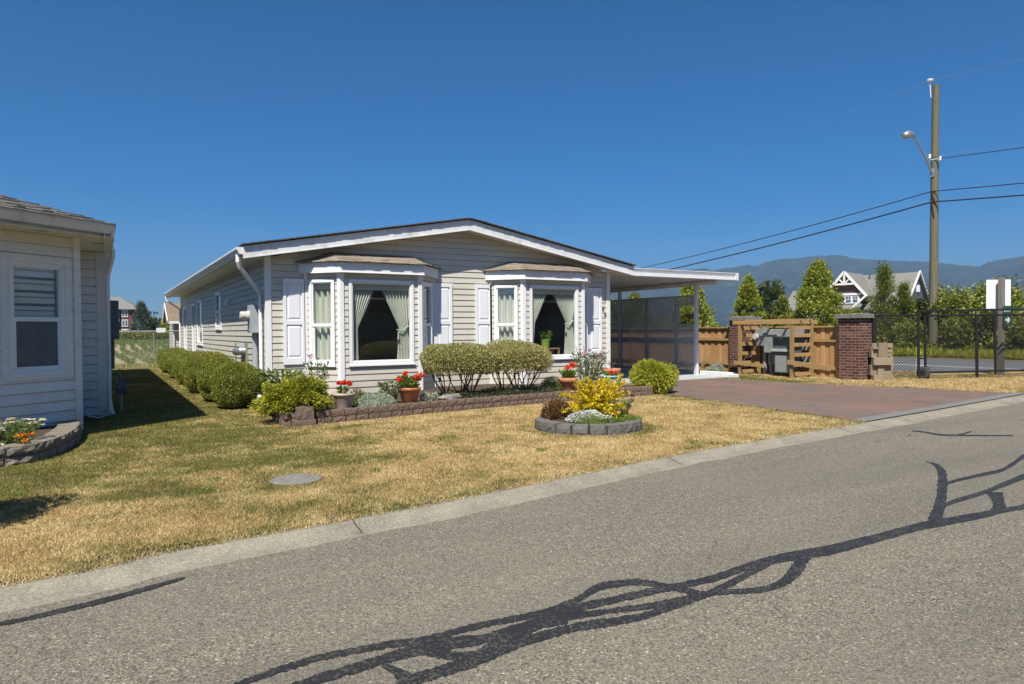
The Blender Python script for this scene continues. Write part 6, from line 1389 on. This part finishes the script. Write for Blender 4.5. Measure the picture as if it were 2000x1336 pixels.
for k in range(4):
    a = -1.2 + k * .65; m = MB(); m.lbox(HF, a, a + .44, 3.9, 4.48, .781, .80); w = m.build('window', M['farglass'], gh); m = MB(); m.lbox(HF, a, a + .44, 4.17, 4.21, .801, .815); m.lbox(HF, a + .2, a + .24, 4.211, 4.48, .801, .815); m.build('sash', M['white'], w)
# right hand gables
m = MB(); m.ext([gq(5.1, 2.5, -.2), gq(5.1, 3.3, -.2), gq(5.1, 6.75, -4), gq(5.1, 3.3, -7.9), gq(5.1, 2.5, -7.9)], HF.u * .1); sg_ = m.build('side_gable', M['blue_grey'], gh)
m = MB(); m.beam(gq(5.23, 4.9, -4), gq(5.23, 5.6, -4), .7, .1); m.build('gable_vent', M['white'], sg_)
m = MB(); m.beam(gq(5.46, 3.1, .35), gq(5.46, 6.95, -4), .12, .2); m.beam(gq(5.46, 6.95, -4), gq(5.46, 3.1, -8.4), .12, .2); m.build('gable_trim', M['white'], sg_)
m = MB(); m.ext([gq(4.0, 2.0, .7), gq(5.0, 2.0, .7), gq(5.0, 3.9, .7), gq(4.5, 4.5, .7), gq(4.0, 3.9, .7)], -HF.n * 2); sb = m.build('entry_gable', M['cedar_shake'], gh)
m = MB(); m.beam(gq(3.8, 3.75, .95), gq(4.5, 4.65, .95), .1, .16); m.beam(gq(4.5, 4.65, .95), gq(5.2, 3.75, .95), .1, .16); m.build('entry_trim', M['white'], sb)
m = MB(); m.lbox(HF, 4.2, 4.8, 2.5, 3.8, .701, .76); m.build('window_surround', M['white'], sb)
for a in (4.27, 4.53):
    for z in (2.6, 3.2): m = MB(); m.lbox(HF, a, a + .2, z, z + .5, .761, .77); m.build('window', M['farglass'], gh)
m = MB(); m.lbox(HF, -6.8, -5.4, .5, 2.95, -.299, -.2); m.build('window', M['farglass'], gh); m = MB(); m.lbox(HF, -4.9, -4.5, 0, 3.0, -.29, .0); m.build('porch_post', M['white'], gh)
for a in (.9, 1.7, 2.5): m = MB(); m.tube([gq(a, 6.3, -3.5), gq(a, 6.9, -3.5)], .09, 8); m.build('roof_vent', M['cab_dark'], gh)
# ------------------------------------------------------------------ left background
ap = thing('apartment_building', (-2, 160, 0), 'three storey apartment block with dark red cladding beyond the field', 'building')
AF = Fr((-9.7, 160.1, 0), (.98, -.2, 0), (-.2, -.98, 0))
m = MB(); m.lbox(AF, 0, 14.2, 0, 6.3, -14, 0); m.build('wall', M['brown_wall'], ap)
m = MB(); m.lbox(AF, 11.0, 13.0, .0, 6.4, .001, 1.6); m.build('red_bay', M['red_clad'], ap)
m = MB(); m.lbox(AF, 10.95, 13.05, .0, 2.2, 1.601, 1.7); m.lbox(AF, 7.6, 10.4, 0, 3.6, .001, 1.4); m.build('stucco_base', M['tan_wall'], ap)
m = MB(); P = [AF(-1, 6.4, 2.4), AF(14.6, 6.4, 2.4), AF(14.6, 6.4, -15), AF(-1, 6.4, -15)]; rp, rq = AF(5, 9.4, -6), AF(9.4, 9.4, -6)
m.poly([P[0], P[1], rq, rp]); m.poly([P[1], P[2], rq]); m.poly([P[2], P[3], rp, rq]); m.poly([P[3], P[0], rp]); m.poly(P[::-1]); m.build('roof', M['shingle_far'], ap)
for z in (.6, 2.7, 4.75):
    m = MB(); m.lbox(AF, 11.1, 12.3, z, z + 1.5, 1.71, 1.78); w = m.build('window', M['white'], ap); m = MB(); m.lbox(AF, 11.2, 11.65, z + .12, z + 1.38, 1.781, 1.79); m.lbox(AF, 11.75, 12.2, z + .12, z + 1.38, 1.781, 1.79); m.build('pane', M['farglass'], w)
m = MB(); m.lbox(AF, 7.9, 10.6, 3.7, 5.4, .3, 1.2); m.build('balcony_glass', M['farglass'], ap)
m = MB(); m.lbox(AF, 7.6, 10.8, 5.5, 6.1, .1, 1.8); m.build('blue_awning', M['blue_grey'], ap)
m = MB(); m.lbox(AF, 13.3, 14.4, .4, 4.6, .001, .3); m.build('white_panel', M['white'], ap)
GB = 'trees beyond the crop field'
tree('blue_spruce', 'tall grey green spruce right of the far apartment block', 2.7, 112, 6.0, 2.2, P_CON, 9000, .30, .10, M['bluespruce'], GB, 0, .2, 120, 141, .3, 'tree', .8)
tree('dark_tree', 'dark round tree beside the far spruce', 4.0, 116, 3.6, 1.3, P_ROUND, 3500, .28, .14, M['tree_dark'], GB, 0, .2, 50, 142, .3)
tree('dark_tree', 'dark olive tree under the far lamp mast', 5.3, 118, 3.8, 1.4, P_ROUND, 3500, .28, .14, M['tree_dark'], GB, 0, .2, 50, 143, .3)
tree('dark_tree', 'tallest of the dark trees, just left of the tan roofed shed', 7.6, 120, 4.6, 1.5, P_CON, 4000, .28, .12, M['tree_dark'], GB, 0, .2, 60, 144, .3)
tree('golden_bush', 'bright yellow green bush beyond the chain link fence', 6.1, 106, 2.7, 1.4, P_ROUND, 4500, .24, .14, M['tree_bright'], GB, 0, .1, 60, 145, .3)
tree('rusty_tree', 'rusty green tree left of the shed roof', 6.6, 112, 3.9, 1.2, P_ROUND, 3500, .24, .14, M['juniper'], GB, 0, .1, 60, 146, .3)
t = thing('lamp_mast', (5.0, 121, 0), 'thin dark lamp mast with floodlights on the left horizon', 'lamp mast'); m = MB(); m.tube([(5.0, 121, 0), (5.0, 121, 5.0)], .07, 6); m.box(4.5, 5.6, 120.95, 121.05, 4.9, 5.0); m.build('mast', M['wire'], t)
for x in (4.5, 5.1, 5.5): m = MB(); m.box(x - .12, x + .12, 120.8, 121.1, 4.6, 4.88); m.build('floodlight', M['wire'], t)
t = thing('field_hedge', (-6, 100, 0), 'long green hedge along the far side of the crop field', 'hedge'); n = 26000
P = np.stack([-24 + 46 * RNG.random(n), 98 + 2.6 * RNG.random(n), (1.45 + .25 * vnoise(np.arange(n) * 0., RNG.random(n))) * RNG.random(n) ** .7], 1); P[:, 2] *= .85 + .3 * vnoise(P[:, 0] * .8, P[:, 0] * 0); leaf_obj('foliage', M['tree_mid'], P, unit(rdir(n) + V3((0, -.3, .3))), .30, .18, t)
m = MB(); m.box(-24, 22, 99, 100.4, -.05, 1.25); m.build('inner_growth', M['dirt'], t)
t = thing('chain_link_fence', (-6, 17.4, 0), 'galvanised chain link fence between side lawn and crop field', 'fence')
m = MB(); m.tube([(-14, 17.4, 1.45), (18, 17.4, 1.45)], .021, 8); m.build('top_rail', M['galv'], t)
for x in (-13.5, -9.6, -5.65, -2.95, -.95, 1.2): m = MB(); m.tube([(x, 17.43, -.05), (x, 17.43, 1.44)], .026, 8); m.build('post', M['galv'], t)
m = MB()
for sg in (1, -1):
    k = -5.2
    while k < 1:
        a, b = (k, k + 1.4) if sg > 0 else (k + 1.4, k); m.beam((a, 17.4 + .002 * sg, .03), (b, 17.4 + .002 * sg, 1.43), .0028, .0028); k += .085
m.build('chain_link', M['galv'], t, autouv=False)
m = MB(); m.box(-.86, -.52, 17.36, 17.375, 1.40, 1.58); tag(m.build('fence_sign', M['sign_white'], None, (-.7, 17.37, 1.49)), 'small white sign fixed on the chain link fence rail', 'sign')
sh = thing('garden_shed', (.4, 19.6, 0), 'beige sided shed with tan shingle gable roof behind the house', 'shed')
m = MB(); siding(m, Fr((-.06, 19.2, 0), (1, 0, 0), (0, -1, 0)), lambda z: (0, 2.2), .0, 1.95); m.build('wall', M['skirt'], sh)
m = MB(); siding(m, Fr((-.06, 19.2, 0), (0, 1, 0), (-1, 0, 0)), lambda z: (0, 2.4), .0, 1.95); m.box(-.05, 2.1, 21.55, 21.6, 0, 1.95); m.build('wall', M['skirt'], sh)
m = MB(); m.hexa([(-.32, 18.85, 1.84), (2.4, 18.85, 1.84), (2.4, 20.4, 2.66), (-.32, 20.4, 2.66), (-.32, 18.85, 1.90), (2.4, 18.85, 1.90), (2.4, 20.4, 2.72), (-.32, 20.4, 2.72)]); m.hexa([(-.32, 20.4, 2.66), (2.4, 20.4, 2.66), (2.4, 21.95, 1.84), (-.32, 21.95, 1.84), (-.32, 20.4, 2.72), (2.4, 20.4, 2.72), (2.4, 21.95, 1.9), (-.32, 21.95, 1.9)]); m.build('roof', M['shingle_shed'], sh)
m = MB(); m.beam((-.34, 18.85, 1.83), (-.34, 20.4, 2.64), .03, .14); m.beam((-.34, 20.4, 2.64), (-.34, 21.95, 1.83), .03, .14); m.box(-.3, 2.4, 18.80, 18.85, 1.77, 1.88); m.build('fascia', M['white'], sh)
m = MB(); m.box(-.10, -.06, 19.12, 19.2, 0, 1.9); m.box(.10, .30, 19.16, 19.185, 1.55, 1.62); m.build('trim', M['white'], sh)

# across the street, out of the frame but mirrored in the windows
t = thing('street_hedge', (14, -21, 0), 'dark clipped hedge across the street', 'hedge'); n = 9000
P = np.stack([-6 + 40 * RNG.random(n), -21.5 + 1.2 * RNG.random(n), 5.2 * RNG.random(n)], 1); leaf_obj('foliage', M['tree_dark'], P, unit(rdir(n) + V3((0, .4, .3))), .3, .2, t)
m = MB(); m.box(-6, 34, -21.4, -20.6, -.2, 4.9); m.build('inner_growth', M['dirt'], t)

t = thing('slatted_fence', (10, -18.6, 0), 'tall dark slatted chain link fence with pale top rail across the street', 'fence')
m = MB(); m.tube([(-4, -18.6, 2.9), (30, -18.6, 2.9)], .045, 8); m.build('top_rail', M['sign_white'], t)
for x in range(-4, 31, 3): m = MB(); m.tube([(x, -18.66, -.1), (x, -18.66, 2.95)], .04, 8); m.build('post', M['galv'], t)
m = MB()
for k in range(340): m.box(-4 + k * .1, -4 + k * .1 + .085, -18.61, -18.60, .1, 2.2)
m.build('privacy_slats', M['blue_grey'], t)
# ------------------------------------------------------------------ mountains
RIDGE = [(-40, .0), (-5.9, .0005), (4.2, .002), (10.3, .006), (18.2, .0176), (24.4, .0334), (30.8, .0537), (35.1, .0648), (39.3, .0755), (43.4, .0805), (44.65, .0821), (45.5, .0831), (46.6, .0847), (47.1, .0800), (47.8, .0826), (49, .0847), (49.8, .087), (50.3, .0848), (51.3, .0909), (52.4, .0935), (53.5, .0933), (54.9, .0948), (56, .0952), (56.7, .0932), (57.2, .0894), (58.4, .0863), (59.7, .0844), (60.35, .0831), (61.6, .0812), (62.7, .0789), (63.6, .076), (65, .0716), (65.5, .0765), (66.1, .0783), (66.8, .0805), (67.5, .0821), (70.2, .0868), (75, .0878), (85, .09), (100, .08), (115, .05)]
ra, re_ = np.array(RIDGE).T
az = np.arange(0, 112, .11); nr_ = 46; D0, D1 = 2300., 4300.
V_ = []
for i, a in enumerate(az):
    el = np.interp(a, ra, re_) + .0022 * (fbm(a * 1.3, 3.3, 5) - .5) + .0009 * (vnoise(a * 7, 7.) - .5); top = el * D1
    for j in range(nr_):
        u = j / (nr_ - 1); d = D0 + (D1 - D0) * u
        sp = .5 + .5 * math.sin(a * 1.15 + 1.4 * math.sin(a * .41) + u * .8); hgt = top * (u ** (1.15 + .55 * sp)) * 1.0
        hgt += (1 - u) * u * 4 * (110 * (fbm(a * .55 + 5, u * 3, 6) - .5) + 70 * (fbm(a * 1.7, u * 7, 4) - .5)) * min(1, top / 150)
        V_.append((CAM[0] + d * math.sin(R(a)), CAM[1] + d * math.cos(R(a)), 1.4 + hgt if u > 0 else -1))
V_ = np.array(V_); na = len(az); I = np.arange(na * nr_).reshape(na, nr_)
Fm = np.stack([I[:-1, :-1].ravel(), I[1:, :-1].ravel(), I[1:, 1:].ravel(), I[:-1, 1:].ravel()], 1)[:, ::-1]
t_ = NT('forested_mountain'); n_ = t_.noise(.012, 8, None, .65); c_ = t_.ramp(n_, [(.35, (.004, .009, .006)), (.55, (.014, .022, .012)), (.72, (.085, .095, .05))])
c_ = t_.mix(t_.ramp(t_.noise(.0035, 5, None, .7), [(.70, (0, 0, 0)), (.74, (1, 1, 1))]), c_, (.17, .155, .12)); mm = t_.done(t_.bsdf(c_, .95, t_.bump(t_.noise(.03, 6), .9, 14), 0, .05))
o = np_mesh('mountains', V_, Fm, mm, None, (0, 0, 0), smooth=True); tag(o, kind='structure')
# ------------------------------------------------------------------ air, light, camera
HZD = 2.35e-4
t = NT('haze_air'); pv = t.n('VolumePrincipled'); pv.inputs['Color'].default_value = (.31, .49, .68, 1); pv.inputs['Density'].default_value = HZD; pv.inputs['Anisotropy'].default_value = 0.0
pv.inputs['Density Attribute'].default_value = ''; t.l(pv.outputs[0], t.out.inputs['Volume']); t.m.cycles.homogeneous_volume = True
m = MB(); m.box(-5400, 5800, -1400, 5800, -2.2, 432); hz = m.build('haze', t.m, autouv=False); tag(hz, kind='stuff'); hz.display_type = 'WIRE'

SUN = V3((-.35, -.40, .77)); SUN /= np.linalg.norm(SUN)
w = bpy.data.worlds.new('World'); SC.world = w; w.use_nodes = True; nt = w.node_tree; nt.nodes.clear()
sky = nt.nodes.new('ShaderNodeTexSky'); sky.sky_type = 'NISHITA'; sky.sun_disc = False; sky.sun_elevation = math.asin(SUN[2]); sky.sun_rotation = math.atan2(SUN[0], SUN[1]); sky.altitude = 30; sky.air_density = .6; sky.dust_density = .7; sky.ozone_density = 10
bg = nt.nodes.new('ShaderNodeBackground'); bg.inputs['Strength'].default_value = .079; wo = nt.nodes.new('ShaderNodeOutputWorld'); hs = nt.nodes.new('ShaderNodeHueSaturation'); hs.inputs['Saturation'].default_value = 1.28; nt.links.new(sky.outputs[0], hs.inputs['Color']); tn = nt.nodes.new('ShaderNodeMix'); tn.data_type = 'RGBA'; tn.blend_type = 'MULTIPLY'; tn.inputs[0].default_value = 1; tn.inputs[7].default_value = (1.0, .965, .86, 1); nt.links.new(hs.outputs[0], tn.inputs[6]); nt.links.new(tn.outputs[2], bg.inputs[0]); nt.links.new(bg.outputs[0], wo.inputs[0])
sl = bpy.data.lights.new('sun', 'SUN'); sl.energy = 3.7; sl.angle = R(.5); sl.color = (1, .945, .86); so = bpy.data.objects.new('sun', sl); COL.objects.link(so); so.rotation_euler = Vector(tuple(SUN)).to_track_quat('Z', 'Y').to_euler()

cam = bpy.data.cameras.new('camera'); cam.sensor_width = 36; cam.lens = 1340 / 2000 * 36; cam.clip_start = .1; cam.clip_end = 20000
co = bpy.data.objects.new('camera', cam); COL.objects.link(co); SC.camera = co
yaw, pit, rol = R(30.8), math.atan(24 / 1340), .0075
fw = Vector((math.sin(yaw) * math.cos(pit), math.cos(yaw) * math.cos(pit), -math.sin(pit))); r0 = Vector((math.cos(yaw), -math.sin(yaw), 0)); u0 = r0.cross(fw)
rv = r0 * math.cos(rol) - u0 * math.sin(rol); uv_ = u0 * math.cos(rol) + r0 * math.sin(rol)
co.matrix_world = Matrix(((rv.x, uv_.x, -fw.x, CAM[0]), (rv.y, uv_.y, -fw.y, CAM[1]), (rv.z, uv_.z, -fw.z, CAM[2]), (0, 0, 0, 1)))
SC.view_settings.view_transform = 'Standard'; SC.view_settings.look = 'None'; SC.view_settings.exposure = 1.0; SC.view_settings.gamma = 1
SC.render.engine = 'CYCLES'; SC.render.resolution_x = 1024; SC.render.resolution_y = 684
cy = SC.cycles; cy.use_denoising = True; cy.max_bounces = 8; cy.transparent_max_bounces = 12; cy.volume_bounces = 0; cy.sample_clamp_indirect = 6; cy.caustics_reflective = False; cy.caustics_refractive = False
